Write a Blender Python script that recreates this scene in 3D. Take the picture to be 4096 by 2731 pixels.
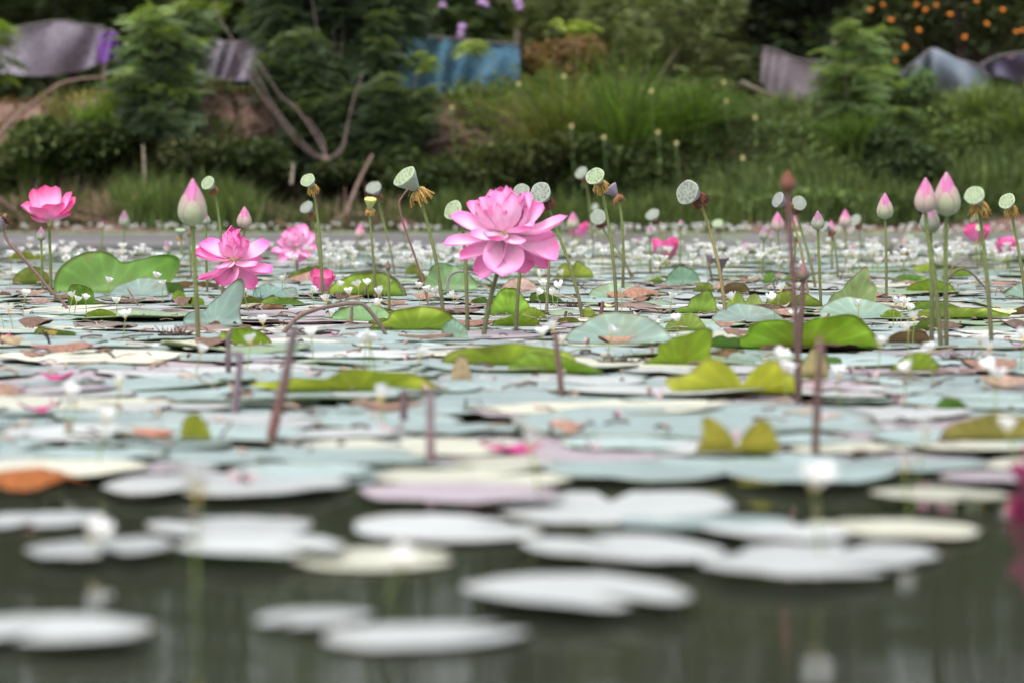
import bpy, math, random
import numpy as np
from mathutils import Vector

R = math.radians
random.seed(11)
rng = np.random.default_rng(11)
scene = bpy.context.scene
for o in list(bpy.data.objects):
    bpy.data.objects.remove(o)
COL = scene.collection

# ------------------------------------------------------------------ camera
F, U0, V0, VH, CAMH = 12000.0, 2048.0, 1365.5, 760.0, 0.35   # focal in photo pixels, horizon row, height
PITCH = math.atan((V0 - VH) / F)
cam_d = bpy.data.cameras.new('camera')
cam_d.sensor_width = 36.0
cam_d.lens = F / 4096.0 * 36.0
cam_d.clip_start = 0.05
cam_d.clip_end = 2000
cam_d.dof.use_dof = True
cam_d.dof.focus_distance = 8.3
cam_d.dof.aperture_fstop = 4.2
cam = bpy.data.objects.new('camera', cam_d)
cam.location = (0, 0, CAMH)
cam.rotation_euler = (R(90) - PITCH, 0, 0)
COL.objects.link(cam)
scene.camera = cam

# ------------------------------------------------------------------ light: overcast daylight
SUN_EL, SUN_AZ = 62.0, 205.0         # azimuth from +Y (behind the pond) towards +X: high, over the viewer's shoulder
world = bpy.data.worlds.new('World')
scene.world = world
world.use_nodes = True
wn = world.node_tree
wn.nodes.clear()
sky = wn.nodes.new('ShaderNodeTexSky')
sky.sky_type = 'NISHITA'
sky.sun_disc = False
sky.sun_elevation = R(SUN_EL)
sky.sun_rotation = R(SUN_AZ)
sky.air_density = 1.0
sky.dust_density = 4.0
hsv = wn.nodes.new('ShaderNodeHueSaturation')
hsv.inputs['Saturation'].default_value = 0.22       # cloud veil: a nearly white sky
bg = wn.nodes.new('ShaderNodeBackground')
bg.inputs['Strength'].default_value = 0.15
wo = wn.nodes.new('ShaderNodeOutputWorld')
wn.links.new(sky.outputs[0], hsv.inputs['Color'])
wn.links.new(hsv.outputs[0], bg.inputs['Color'])
wn.links.new(bg.outputs[0], wo.inputs['Surface'])
sun_d = bpy.data.lights.new('sun', 'SUN')
sun_d.energy = 1.3
sun_d.angle = R(30)
sun_d.color = (1.0, 0.97, 0.93)
sun = bpy.data.objects.new('sun', sun_d)
sd = Vector((math.sin(R(SUN_AZ)) * math.cos(R(SUN_EL)), math.cos(R(SUN_AZ)) * math.cos(R(SUN_EL)), math.sin(R(SUN_EL))))
sun.rotation_euler = sd.to_track_quat('Z', 'Y').to_euler()
sun.location = (0, 10, 20)
COL.objects.link(sun)
scene.view_settings.view_transform = 'Standard'
scene.view_settings.look = 'None'
scene.view_settings.gamma = 1.0
scene.view_settings.exposure = 1.1
scene.render.engine = 'CYCLES'
scene.cycles.use_denoising = True
scene.cycles.max_bounces = 6
scene.cycles.transparent_max_bounces = 8
scene.cycles.caustics_reflective = False
scene.cycles.caustics_refractive = False

# ------------------------------------------------------------------ pixel <-> place helpers
CP, SP = math.cos(PITCH), math.sin(PITCH)
def ray(u, v):
    a, b = (u - U0) / F, (V0 - v) / F
    return np.array([a, CP + b * SP, b * CP - SP])
def ground(u, v, z=0.0):
    d = ray(u, v)
    t = (z - CAMH) / d[2]
    return np.array([0, 0, CAMH]) + d * t
def atY(u, v, Y):
    d = ray(u, v)
    return np.array([0, 0, CAMH]) + d * (Y / d[1])
def ppm(Y):                      # photo pixels for one metre at depth Y
    return F / Y
def row_of(Y):
    return VH + F * CAMH / Y

# ------------------------------------------------------------------ mesh helpers
class MB:
    def __init__(s):
        s.v, s.f, s.c, s.n = [], [], [], 0
    def add(s, v, f, c):
        v = np.asarray(v, float)
        c = np.asarray(c, float)
        if c.ndim == 1:
            c = np.tile(c, (len(v), 1))
        s.v.append(v)
        s.c.append(c[:, :3])
        s.f.append(np.asarray(f, int) + s.n)
        s.n += len(v)
    def mesh(s, name, mat, origin=None, smooth=True):
        v = np.concatenate(s.v)
        if origin is not None:
            v = v - np.asarray(origin)
        c = np.concatenate(s.c)
        me = bpy.data.meshes.new(name)
        nl = sum(f.size for f in s.f)
        nf = sum(len(f) for f in s.f)
        me.vertices.add(len(v))
        me.vertices.foreach_set('co', v.astype(np.float32).ravel())
        me.loops.add(nl)
        me.loops.foreach_set('vertex_index', np.concatenate([f.ravel() for f in s.f]).astype(np.int32))
        me.polygons.add(nf)
        tot = np.concatenate([np.full(len(f), f.shape[1]) for f in s.f])
        st = np.concatenate([[0], np.cumsum(tot)[:-1]])
        me.polygons.foreach_set('loop_start', st.astype(np.int32))
        me.polygons.foreach_set('loop_total', tot.astype(np.int32))
        me.polygons.foreach_set('use_smooth', np.full(nf, smooth))
        at = me.color_attributes.new('Col', 'FLOAT_COLOR', 'POINT')
        at.data.foreach_set('color', np.concatenate([c, np.ones((len(c), 1))], 1).astype(np.float32).ravel())
        me.update(calc_edges=True)
        me.materials.append(mat)
        return me
    def build(s, name, mat, parent=None, origin=None, smooth=True):
        return link(name, s.mesh(name, mat, origin, smooth), parent, None if parent else origin)
def link(name, me, parent=None, loc=None):
    o = bpy.data.objects.new(name, me)
    COL.objects.link(o)
    if parent is not None:
        o.parent = parent
    elif loc is not None:
        o.location = [float(q) for q in loc]
    return o
def tag(o, label, cat, group=None):
    o['label'] = label
    o['category'] = cat
    if group:
        o['group'] = group
    return o
def empty(name, loc, label, cat, group=None):
    o = bpy.data.objects.new(name, None)
    o.empty_display_size = 0.05
    o.location = [float(q) for q in loc]
    COL.objects.link(o)
    return tag(o, label, cat, group)
def struct(o, kind='structure'):
    o['kind'] = kind
    return o
def gridf(nu, nv):               # quads of a (nu x nv) point grid
    i = np.arange(nu - 1)[:, None] * nv + np.arange(nv - 1)[None]
    i = i.ravel()
    return np.stack([i, i + 1, i + nv + 1, i + nv], 1)
def unit(a):
    a = np.asarray(a, float)
    return a / (np.linalg.norm(a) + 1e-12)
def frames(P):
    T = np.gradient(P, axis=0)
    T /= np.linalg.norm(T, axis=1)[:, None] + 1e-12
    ref = np.array([0.0, -1, 0.15]) if abs(T[0][1]) < .9 else np.array([1.0, 0, 0])
    A = np.cross(T, ref)
    A /= np.linalg.norm(A, axis=1)[:, None] + 1e-12
    return T, A, np.cross(T, A)
def tube(mb, P, r, c, k=7):
    P = np.asarray(P, float)
    n = len(P)
    r = np.broadcast_to(np.asarray(r, float), (n,))
    T, A, B = frames(P)
    th = np.linspace(0, 2 * math.pi, k, endpoint=False)
    V = P[:, None] + r[:, None, None] * (np.cos(th)[None, :, None] * A[:, None] + np.sin(th)[None, :, None] * B[:, None])
    c = np.asarray(c, float)
    C = np.repeat(np.broadcast_to(c, (n, 3)) if c.ndim == 1 else c, k, 0)
    fs = []
    for i in range(n - 1):
        for j in range(k):
            j2 = (j + 1) % k
            fs.append((i * k + j, i * k + j2, i * k + k + j2, i * k + k + j))
    mb.add(V.reshape(-1, 3), fs, C)
    m = mb.n
    mb.add([P[-1]], np.zeros((0, 3), int), [C[-1]])
    e = [((n - 1) * k + j - n * k, (n - 1) * k + (j + 1) % k - n * k, 0) for j in range(k)]
    mb.f.append(np.asarray(e, int) + m)
def bez(P0, P1, P2, P3, n=14):
    t = np.linspace(0, 1, n)[:, None]
    return (1 - t) ** 3 * P0 + 3 * (1 - t) ** 2 * t * P1 + 3 * (1 - t) * t ** 2 * P2 + t ** 3 * P3
def spline(pts, n=30):
    P = np.asarray(pts, float)
    P = np.vstack([2 * P[0] - P[1], P, 2 * P[-1] - P[-2]])
    out = []
    seg = len(P) - 3
    for t in np.linspace(0, seg - 1e-6, n):
        i = int(t)
        f = t - i
        a, b, c, d = P[i:i + 4]
        out.append(.5 * (2 * b + (c - a) * f + (2 * a - 5 * b + 4 * c - d) * f * f + (3 * b - a - 3 * c + d) * f ** 3))
    return np.array(out)
def axes(n, hint=(0, 0, 1)):
    n = unit(n)
    a = np.cross(hint, n)
    if np.linalg.norm(a) < 1e-3:
        a = np.cross((1, 0, 0), n)
    a = unit(a)
    return a, np.cross(n, a), n
def lathe(mb, prof, o, n, c, k=20, wob=None):
    """prof: list of (radius, height along n)"""
    a, b, n = axes(n)
    th = np.linspace(0, 2 * math.pi, k, endpoint=False)
    pr = np.asarray(prof, float)
    w = np.ones(k) if wob is None else wob
    V = o + pr[:, None, 1:2] * n + pr[:, None, 0:1] * w[None, :, None] * (np.cos(th)[None, :, None] * a + np.sin(th)[None, :, None] * b)
    m = len(pr)
    c = np.asarray(c, float)
    C = np.repeat(np.broadcast_to(c, (m, 3)) if c.ndim == 1 else c, k, 0)
    fs = []
    for i in range(m - 1):
        for j in range(k):
            j2 = (j + 1) % k
            fs.append((i * k + j, i * k + j2, i * k + k + j2, i * k + k + j))
    mb.add(V.reshape(-1, 3), fs, C)
def vnoise(P, scale=1.0, seed=0):
    """cheap smooth noise: a sum of sines"""
    g = np.random.default_rng(seed)
    P = np.asarray(P, float) * scale
    s = np.zeros(P.shape[:-1])
    for k in range(6):
        d = g.normal(size=P.shape[-1]) * (1 + .45 * k)
        s += np.sin(P @ d + g.uniform(0, 6.28)) / (1 + .45 * k)
    return s / 2.6

# ------------------------------------------------------------------ materials (procedural; 'Col' holds the pigment)
def base_mat(name, rough=.5, spec=.5, transl=0.0, tcol=(1, 1, 1), var=.25, nscale=60, bump=0.0, bscale=200, sheen=0, coat=0, spots=None, fac=1.0, objrand=0.0):
    m = bpy.data.materials.new(name)
    m.use_nodes = True
    nt = m.node_tree
    nt.nodes.clear()
    N, L = nt.nodes.new, nt.links.new
    out = N('ShaderNodeOutputMaterial')
    p = N('ShaderNodeBsdfPrincipled')
    p.inputs['Roughness'].default_value = rough
    p.inputs['Specular IOR Level'].default_value = spec
    if sheen:
        p.inputs['Sheen Weight'].default_value = sheen
        p.inputs['Sheen Roughness'].default_value = .4
        p.inputs['Sheen Tint'].default_value = (.9, .96, 1, 1)
    at = N('ShaderNodeAttribute')
    at.attribute_name = 'Col'
    tc = N('ShaderNodeTexCoord')
    ns = N('ShaderNodeTexNoise')
    ns.inputs['Scale'].default_value = nscale
    ns.inputs['Detail'].default_value = 5
    L(tc.outputs['Object'], ns.inputs['Vector'])
    mr = N('ShaderNodeMapRange')
    mr.inputs[1].default_value = .25
    mr.inputs[2].default_value = .75
    mr.inputs[3].default_value = fac * (1 - var)
    mr.inputs[4].default_value = fac * (1 + var)
    L(ns.outputs['Fac'], mr.inputs[0])
    mx = N('ShaderNodeMix')
    mx.data_type = 'RGBA'
    mx.blend_type = 'MULTIPLY'
    mx.inputs[0].default_value = 1
    L(at.outputs['Color'], mx.inputs[6])
    L(mr.outputs[0], mx.inputs[7])
    col = mx.outputs[2]
    if objrand:
        oi = N('ShaderNodeObjectInfo')
        h = N('ShaderNodeHueSaturation')
        m1 = N('ShaderNodeMapRange')
        m1.inputs[3].default_value = 1 - objrand
        m1.inputs[4].default_value = 1 + objrand
        L(oi.outputs['Random'], m1.inputs[0])
        L(m1.outputs[0], h.inputs['Value'])
        L(col, h.inputs['Color'])
        col = h.outputs[0]
    if spots:                        # wear: brown specks and blotches
        n2 = N('ShaderNodeTexNoise')
        n2.inputs['Scale'].default_value = spots[0]
        n2.inputs['Detail'].default_value = 6
        n2.inputs['Roughness'].default_value = .7
        L(tc.outputs['Object'], n2.inputs['Vector'])
        cr = N('ShaderNodeMapRange')
        cr.inputs[1].default_value = spots[1]
        cr.inputs[2].default_value = spots[1] + .06
        L(n2.outputs['Fac'], cr.inputs[0])
        m2 = N('ShaderNodeMix')
        m2.data_type = 'RGBA'
        L(cr.outputs[0], m2.inputs[0])
        L(col, m2.inputs[6])
        m2.inputs[7].default_value = (*spots[2], 1)
        col = m2.outputs[2]
    L(col, p.inputs['Base Color'])
    if bump:
        b = N('ShaderNodeBump')
        b.inputs['Strength'].default_value = bump
        b.inputs['Distance'].default_value = .004
        nb = N('ShaderNodeTexNoise')
        nb.inputs['Scale'].default_value = bscale
        nb.inputs['Detail'].default_value = 4
        L(tc.outputs['Object'], nb.inputs['Vector'])
        L(nb.outputs['Fac'], b.inputs['Height'])
        L(b.outputs[0], p.inputs['Normal'])
    sh = p.outputs[0]
    if transl:
        t = N('ShaderNodeBsdfTranslucent')
        tm = N('ShaderNodeMix')
        tm.data_type = 'RGBA'
        tm.blend_type = 'MULTIPLY'
        tm.inputs[0].default_value = 1
        L(col, tm.inputs[6])
        tm.inputs[7].default_value = (*tcol, 1)
        L(tm.outputs[2], t.inputs['Color'])
        ms = N('ShaderNodeMixShader')
        ms.inputs[0].default_value = transl
        L(sh, ms.inputs[1])
        L(t.outputs[0], ms.inputs[2])
        sh = ms.outputs[0]
    L(sh, out.inputs['Surface'])
    return m
M_pad = base_mat('waxy_pad', rough=.5, spec=.4, transl=.08, tcol=(1.2, 1.4, .6), var=.22, nscale=22, bump=.25, bscale=90, sheen=.10, spots=(38, .66, (.10, .06, .035)), objrand=.16)
M_leaf = base_mat('lotus_leaf', rough=.5, spec=.35, transl=.42, tcol=(1.5, 1.6, .7), var=.2, nscale=16, bump=.2, bscale=60, sheen=.08, spots=(26, .69, (.09, .055, .02)))
M_petal = base_mat('lotus_petal', rough=.55, spec=.25, transl=.38, tcol=(1.15, 1.0, 1.1), var=.06, nscale=80, bump=.12, bscale=150, sheen=.15)
M_white = base_mat('white_petal', rough=.6, spec=.2, transl=.3, var=.03, nscale=100)
M_stem = base_mat('lotus_stem', rough=.6, spec=.35, var=.25, nscale=120, bump=.6, bscale=500)
M_pod = base_mat('seed_pod', rough=.62, spec=.3, var=.14, nscale=110, bump=.5, bscale=220, sheen=.15, transl=.06)
M_dry = base_mat('dry_plant', rough=.8, spec=.2, var=.35, nscale=90, bump=.6, bscale=180, transl=.1)
M_wood = base_mat('bark', rough=.85, spec=.15, var=.35, nscale=25, bump=.6, bscale=60)
M_fol = base_mat('foliage', rough=.7, spec=.12, transl=.3, tcol=(1.3, 1.4, .6), var=.2, nscale=5)
M_grass = base_mat('grass_blade', rough=.7, spec=.12, transl=.32, tcol=(1.2, 1.3, .6), var=.2, nscale=6)
M_debris = base_mat('debris', rough=.7, spec=.3, var=.35, nscale=60, bump=.5, bscale=150)

def water_mat():
    m = bpy.data.materials.new('pond_water')
    m.use_nodes = True
    nt = m.node_tree
    p = nt.nodes['Principled BSDF']
    N, L = nt.nodes.new, nt.links.new
    p.inputs['Base Color'].default_value = (.027, .030, .021, 1)
    p.inputs['Roughness'].default_value = .04
    p.inputs['IOR'].default_value = 1.33
    tc = N('ShaderNodeTexCoord')
    mp = N('ShaderNodeMapping')
    mp.inputs['Scale'].default_value = (1.0, 1.6, 1)
    L(tc.outputs['Object'], mp.inputs['Vector'])
    n1 = N('ShaderNodeTexNoise')
    n1.inputs['Scale'].default_value = 3.2
    n1.inputs['Detail'].default_value = 5
    n1.inputs['Roughness'].default_value = .55
    L(mp.outputs[0], n1.inputs['Vector'])
    b = N('ShaderNodeBump')
    b.inputs['Strength'].default_value = .045
    b.inputs['Distance'].default_value = .05
    L(n1.outputs['Fac'], b.inputs['Height'])
    L(b.outputs[0], p.inputs['Normal'])
    sx = N('ShaderNodeSeparateXYZ')
    L(tc.outputs['Object'], sx.inputs[0])
    for i_, (lo_, hi_) in enumerate(((.045, .9), (.03, .5))):     # a breeze ruffles the far half of the pond
        r_ = N('ShaderNodeMapRange')
        r_.inputs[1].default_value, r_.inputs[2].default_value = 12, 22
        r_.inputs[3].default_value, r_.inputs[4].default_value = lo_, hi_
        L(sx.outputs[1], r_.inputs[0])
        L(r_.outputs[0], b.inputs['Strength'] if i_ == 0 else p.inputs['Roughness'])
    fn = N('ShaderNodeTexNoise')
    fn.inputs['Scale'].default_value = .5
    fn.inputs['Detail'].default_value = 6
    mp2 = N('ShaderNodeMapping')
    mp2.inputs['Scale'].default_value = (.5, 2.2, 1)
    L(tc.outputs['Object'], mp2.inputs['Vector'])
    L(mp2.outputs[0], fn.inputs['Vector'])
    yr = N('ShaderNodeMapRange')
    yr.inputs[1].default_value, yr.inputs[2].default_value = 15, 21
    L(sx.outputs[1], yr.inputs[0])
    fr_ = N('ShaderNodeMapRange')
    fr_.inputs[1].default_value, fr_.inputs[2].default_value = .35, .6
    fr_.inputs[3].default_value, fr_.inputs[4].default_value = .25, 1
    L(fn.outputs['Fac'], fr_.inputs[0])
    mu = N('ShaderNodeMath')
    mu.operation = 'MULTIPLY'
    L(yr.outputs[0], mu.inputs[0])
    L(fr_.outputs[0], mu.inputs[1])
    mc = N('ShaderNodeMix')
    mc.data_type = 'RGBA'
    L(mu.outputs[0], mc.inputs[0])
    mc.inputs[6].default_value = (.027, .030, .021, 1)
    mc.inputs[7].default_value = (.17, .155, .165, 1)  # sky reflected off far ripples, painted into the base colour in noisy patches
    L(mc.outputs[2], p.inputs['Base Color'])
    return m
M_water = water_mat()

def soil_mat():
    m = bpy.data.materials.new('bank_soil')
    m.use_nodes = True
    nt = m.node_tree
    p = nt.nodes['Principled BSDF']
    p.inputs['Roughness'].default_value = .95
    N, L = nt.nodes.new, nt.links.new
    tc = N('ShaderNodeTexCoord')
    n1 = N('ShaderNodeTexNoise')
    n1.inputs['Scale'].default_value = 2.3
    n1.inputs['Detail'].default_value = 9
    n1.inputs['Roughness'].default_value = .7
    L(tc.outputs['Object'], n1.inputs['Vector'])
    cr = N('ShaderNodeValToRGB')
    e = cr.color_ramp.elements
    e[0].position, e[0].color = .3, (.03, .021, .016, 1)
    e[1].position, e[1].color = .72, (.21, .125, .095, 1)
    x = e.new(.5)
    x.color = (.105, .06, .045, 1)
    L(n1.outputs['Fac'], cr.inputs[0])
    L(cr.outputs[0], p.inputs['Base Color'])
    b = N('ShaderNodeBump')
    b.inputs['Strength'].default_value = .8
    b.inputs['Distance'].default_value = .05
    n2 = N('ShaderNodeTexNoise')
    n2.inputs['Scale'].default_value = 14
    n2.inputs['Detail'].default_value = 6
    L(tc.outputs['Object'], n2.inputs['Vector'])
    L(n2.outputs['Fac'], b.inputs['Height'])
    L(b.outputs[0], p.inputs['Normal'])
    return m
M_soil = soil_mat()

def net_mat(name, c1, c2, scale, see=.25, pattern=None):
    m = bpy.data.materials.new(name)
    m.use_nodes = True
    nt = m.node_tree
    N, L = nt.nodes.new, nt.links.new
    p = nt.nodes['Principled BSDF']
    p.inputs['Roughness'].default_value = .75
    tc = N('ShaderNodeTexCoord')
    n1 = N('ShaderNodeTexNoise' if pattern is None else 'ShaderNodeTexVoronoi')
    n1.inputs['Scale'].default_value = scale
    L(tc.outputs['Object'], n1.inputs['Vector'])
    cr = N('ShaderNodeValToRGB')
    e = cr.color_ramp.elements
    e[0].position, e[0].color = (.35 if pattern is None else .28), (*c1, 1)
    e[1].position, e[1].color = (.65 if pattern is None else .36), (*c2, 1)
    L(n1.outputs[0], cr.inputs[0])
    L(cr.outputs[0], p.inputs['Base Color'])
    tr = N('ShaderNodeBsdfTransparent')
    ms = N('ShaderNodeMixShader')
    n3 = N('ShaderNodeTexNoise')
    n3.inputs['Scale'].default_value = 40
    L(tc.outputs['Object'], n3.inputs['Vector'])
    r3 = N('ShaderNodeMapRange')
    r3.inputs[1].default_value, r3.inputs[2].default_value = .4, .6
    r3.inputs[3].default_value, r3.inputs[4].default_value = 0, see * 2
    L(n3.outputs['Fac'], r3.inputs[0])
    L(r3.outputs[0], ms.inputs[0])
    L(p.outputs[0], ms.inputs[1])
    L(tr.outputs[0], ms.inputs[2])
    L(ms.outputs[0], nt.nodes['Material Output'].inputs['Surface'])
    return m
M_net_lilac = net_mat('lilac_shade_net', (.20, .18, .225), (.28, .25, .31), 3, .2)
M_net_violet = net_mat('violet_shade_net', (.16, .05, .30), (.26, .10, .42), 3, .1)
M_net_blue = net_mat('blue_shade_net', (.035, .11, .18), (.075, .20, .30), 4, .2)
M_net_grey = net_mat('grey_shade_net', (.19, .16, .18), (.26, .22, .25), 3, .12)
M_tarp = net_mat('blue_grey_tarp', (.09, .12, .15), (.17, .20, .24), 3.5, .0)
M_cloth = net_mat('patterned_cloth', (.50, .36, .46), (.07, .06, .10), 4.5, 0, 'v')

# ------------------------------------------------------------------ setting: water and the far bank
wm = MB()
xs, ys = np.linspace(-60, 60, 13), np.concatenate([np.linspace(-12, 24, 13), [26, 28]])
G = np.stack(np.meshgrid(xs, ys, indexing='ij'), -1).reshape(-1, 2)
wm.add(np.c_[G, np.zeros(len(G))], gridf(len(xs), len(ys)), (.02, .02, .02))
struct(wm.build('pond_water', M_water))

def bank_h(x, y):
    x, y = np.asarray(x, float), np.asarray(y, float)
    sh = 25.0 + .25 * np.sin(x * .9 + 1) + .15 * np.sin(x * 2.3)          # shoreline
    left = 1 / (1 + np.exp((x - 1.3) * 2))
    wid = 2.4 * left + 3.4 * (1 - left)
    t = np.clip((y - sh + .25) / wid, -1, 1)
    s0 = t * t * (3 - 2 * t)
    t2 = np.clip((y - sh - 1.0) / 1.1, 0, 1)
    s1 = .16 * np.clip(t * 2.2, 0, 1) + .84 * t2 * t2 * (3 - 2 * t2)      # shelf, then a cut earth face
    s = np.where(t > 0, s0 * (1 - left) + s1 * left, t * 1.2)
    top = 1.22 + .03 * np.sin(x * 1.7)
    P = np.stack([x, y], -1)
    bump = .07 * vnoise(P, 2.1, 3) + .03 * vnoise(P, 6.0, 4)
    return -.06 + s * top + bump * np.clip(t, 0, 1) + np.clip(y - 30, 0, 30) * .012
bm_ = MB()
xs = np.concatenate([[-400, -150, -60, -30, -18, -12], np.linspace(-8, 8, 130), [12, 18, 30, 60, 150, 400]])
ys = np.concatenate([[22, 23.5], np.linspace(24.2, 31, 80), [32, 34, 37, 41, 46, 55, 80, 150, 600]])
X, Y = np.meshgrid(xs, ys, indexing='ij')
Z = bank_h(X, Y)
bm_.add(np.stack([X, Y, Z], -1).reshape(-1, 3), gridf(len(xs), len(ys)), (.2, .1, .08))
struct(bm_.build('far_bank_ground', M_soil))
def bankpt(u, Y):                # a point standing on the bank at picture column u and depth Y
    x = (u - U0) / F * Y
    return np.array([x, Y, float(bank_h(x, Y))])

# ------------------------------------------------------------------ foliage builders
def rotmats(n, g, elev=(-.6, .9)):
    az = g.uniform(0, 2 * math.pi, n)
    el = g.uniform(*elev, n)
    d = np.stack([np.cos(az) * np.cos(el), np.sin(az) * np.cos(el), np.sin(el)], 1)
    up = np.tile([0, 0, 1.0], (n, 1)) + g.normal(size=(n, 3)) * .35
    s = np.cross(d, up)
    s /= np.linalg.norm(s, axis=1)[:, None]
    return np.stack([d, s, np.cross(s, d)], 2)        # columns: along, side, normal
def frond_template(pairs=8, w=.16, l=.38):
    v, f = [], []
    for k in range(pairs):
        t = .12 + .86 * k / (pairs - 1)
        ll = l * math.sin(math.pi * (.18 + .72 * t)) * .9
        for s in (-1, 1):
            b = len(v)
            z0 = -.35 * t * t
            v += [(t, 0, z0), (t + .05 + w * .45, s * ll * .5, z0 - .01), (t + .09, s * ll, z0 - .05), (t + .05 - w * .35, s * ll * .5, z0 - .01)]
            f.append((b, b + 1, b + 2, b + 3) if s > 0 else (b, b + 3, b + 2, b + 1))
    return np.array(v, float), np.array(f)
def leaf_template():
    v = [(0, 0, 0), (.35, .22, .04), (.35, -.22, .04), (.5, 0, 0), (1, 0, -.12), (.75, .16, -.01), (.75, -.16, -.01)]
    f = [(0, 3, 5, 1), (0, 2, 6, 3), (3, 4, 4, 5)]
    return np.array(v, float), np.array([(0, 3, 5, 1), (0, 2, 6, 3), (3, 6, 4, 5)])
FROND, LEAF = frond_template(), leaf_template()
FROND_S = frond_template(5, .3, .42)
def scatter(mb, tmpl, pts, size, cols, g, elev=(-.6, .9)):
    v, f = tmpl
    n = len(pts)
    Rm = rotmats(n, g, elev)
    V = np.einsum('nij,kj->nki', Rm, v) * np.asarray(size).reshape(-1, 1, 1) + pts[:, None]
    Fc = f[None] + (np.arange(n) * len(v))[:, None, None]
    mb.add(V.reshape(-1, 3), Fc.reshape(-1, f.shape[1]), np.repeat(cols, len(v), 0))
def cols_of(g, n, c, dv=.35, yellow=.15):
    c = np.asarray(c, float)
    k = np.exp(g.normal(0, dv, n))[:, None]
    y = g.uniform(0, yellow, n)[:, None]
    return np.clip(c * k * (1 + y * np.array([1.2, .6, -.5])), 0.004, .8)
def blob_points(g, n, blobs, shell=.55):
    """points in a union of ellipsoids (cx,cy,cz,rx,ry,rz), denser near the surface"""
    w = np.array([b[3] * b[4] * b[5] for b in blobs]) ** .75
    i = g.choice(len(blobs), n, p=w / w.sum())
    b = np.array(blobs)[i]
    d = g.normal(size=(n, 3))
    d /= np.linalg.norm(d, axis=1)[:, None]
    r = g.uniform(0, 1, n) ** (1 / 3.) * (1 - shell) + shell * g.uniform(.75, 1.05, n)
    return b[:, :3] + d * b[:, 3:] * r[:, None]
def tree(name, label, cat, base, blobs, n, size, col, tmpl, trunk_c, group=None, trunk_r=.06, seed=0, stems=None, dv=.35, yellow=.15, elev=(-.6, .9)):
    g = np.random.default_rng(seed)
    root = empty(name, base, label, cat, group)
    tb = MB()
    for b in (stems or blobs):
        top = np.array(b[:3], float)
        mid = base * .55 + top * .45 + np.array([0, 0, .18 * (top[2] - base[2])]) + g.normal(size=3) * .08
        P = bez(base + np.array([g.uniform(-.05, .05), 0, -.1]), base * .7 + mid * .3 + np.array([0, 0, .1]), mid, top, 10)
        tube(tb, P, np.linspace(trunk_r, trunk_r * .25, 10), trunk_c, 6)
    tb.build('trunk', M_wood, root, base)
    cb = MB()
    pts = blob_points(g, n, blobs)
    gh = pts[:, 2] > bank_h(pts[:, 0], pts[:, 1])
    pts = pts[gh]
    scatter(cb, tmpl, pts, g.uniform(.7, 1.3, len(pts)) * size, cols_of(g, len(pts), col, dv, yellow), g, elev)
    cb.build('crown', M_fol, root, base, smooth=False)
    return root
def grass(mb, g, base, n, h, spread, col, lean=.5, w=.006, dv=.3, yellow=.3, ring=.12):
    k = 5
    t = np.linspace(0, 1, k)
    az = g.uniform(0, 2 * math.pi, n)
    hh = h * g.uniform(.45, 1.1, n)
    ln = g.uniform(.1, 1, n) * lean
    d = np.stack([np.cos(az), np.sin(az), np.zeros(n)], 1)
    b = base + d * (g.uniform(0, 1, n) * ring)[:, None] + (g.normal(size=(n, 3)) * spread * [1, .7, 0])
    out = hh[:, None] * ln[:, None] * t[None] ** 1.8
    up = hh[:, None] * (t[None] - .45 * ln[:, None] * t[None] ** 2.6)
    C = b[:, None] + d[:, None] * out[..., None]
    C[..., 2] += up
    s = np.stack([-d[:, 1], d[:, 0], np.zeros(n)], 1) + g.normal(size=(n, 3)) * .4
    s /= np.linalg.norm(s, axis=1)[:, None]
    wd = w * (1 - t[None] ** 1.6 * .95) * g.uniform(.6, 1.3, n)[:, None]
    V = np.stack([C - s[:, None] * wd[..., None], C + s[:, None] * wd[..., None]], 2)    # n,k,2,3
    i = (np.arange(n) * k * 2)[:, None] + np.arange(k - 1)[None] * 2
    i = i.ravel()
    cc = cols_of(g, n, col, dv, yellow)
    mb.add(V.reshape(-1, 3), np.stack([i, i + 1, i + 3, i + 2], 1), np.repeat(cc, k * 2, 0))
def tuft(name, label, cat, u, Y, n, h, spread, col, lean=.5, w=.006, seed=0, group=None, ring=.12, yellow=.3):
    g = np.random.default_rng(seed)
    b = bankpt(u, Y)
    mb = MB()
    grass(mb, g, b, n, h, spread, col, lean, w, .3, yellow, ring)
    o = mb.build(name, M_grass, None, b, smooth=False)
    return tag(o, label, cat, group)
def E(u, v, Y, ru, rv, ry):      # ellipsoid blob from picture position and picture radii at a depth
    p = atY(u, v, Y)
    s = ppm(Y)
    return (p[0], p[1], p[2], ru / s, ry, rv / s)

# ------------------------------------------------------------------ background planting on the bank
GREEN_D, GREEN_M, GREEN_L = (.030, .050, .022), (.055, .085, .035), (.11, .165, .05)
# far wood: one mass closing the view behind
g = np.random.default_rng(5)
mb = MB()
n = 80000
pts = np.stack([g.uniform(-14, 14, n), g.uniform(44, 52, n), g.uniform(.9, 6.9, n)], 1)
pts[:, 2] *= .8 + .3 * vnoise(pts[:, :2], .6, 9)
pts[:, 2] += .5
scatter(mb, LEAF, pts, g.uniform(.28, .55, n), cols_of(g, n, (.030, .044, .022), .4), g)
o = mb.build('far_wood', M_fol, None, (0, 46, 1), smooth=False)
tag(struct(o, 'stuff'), 'dark mass of leaves far behind the bank trees', 'woodland')
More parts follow.
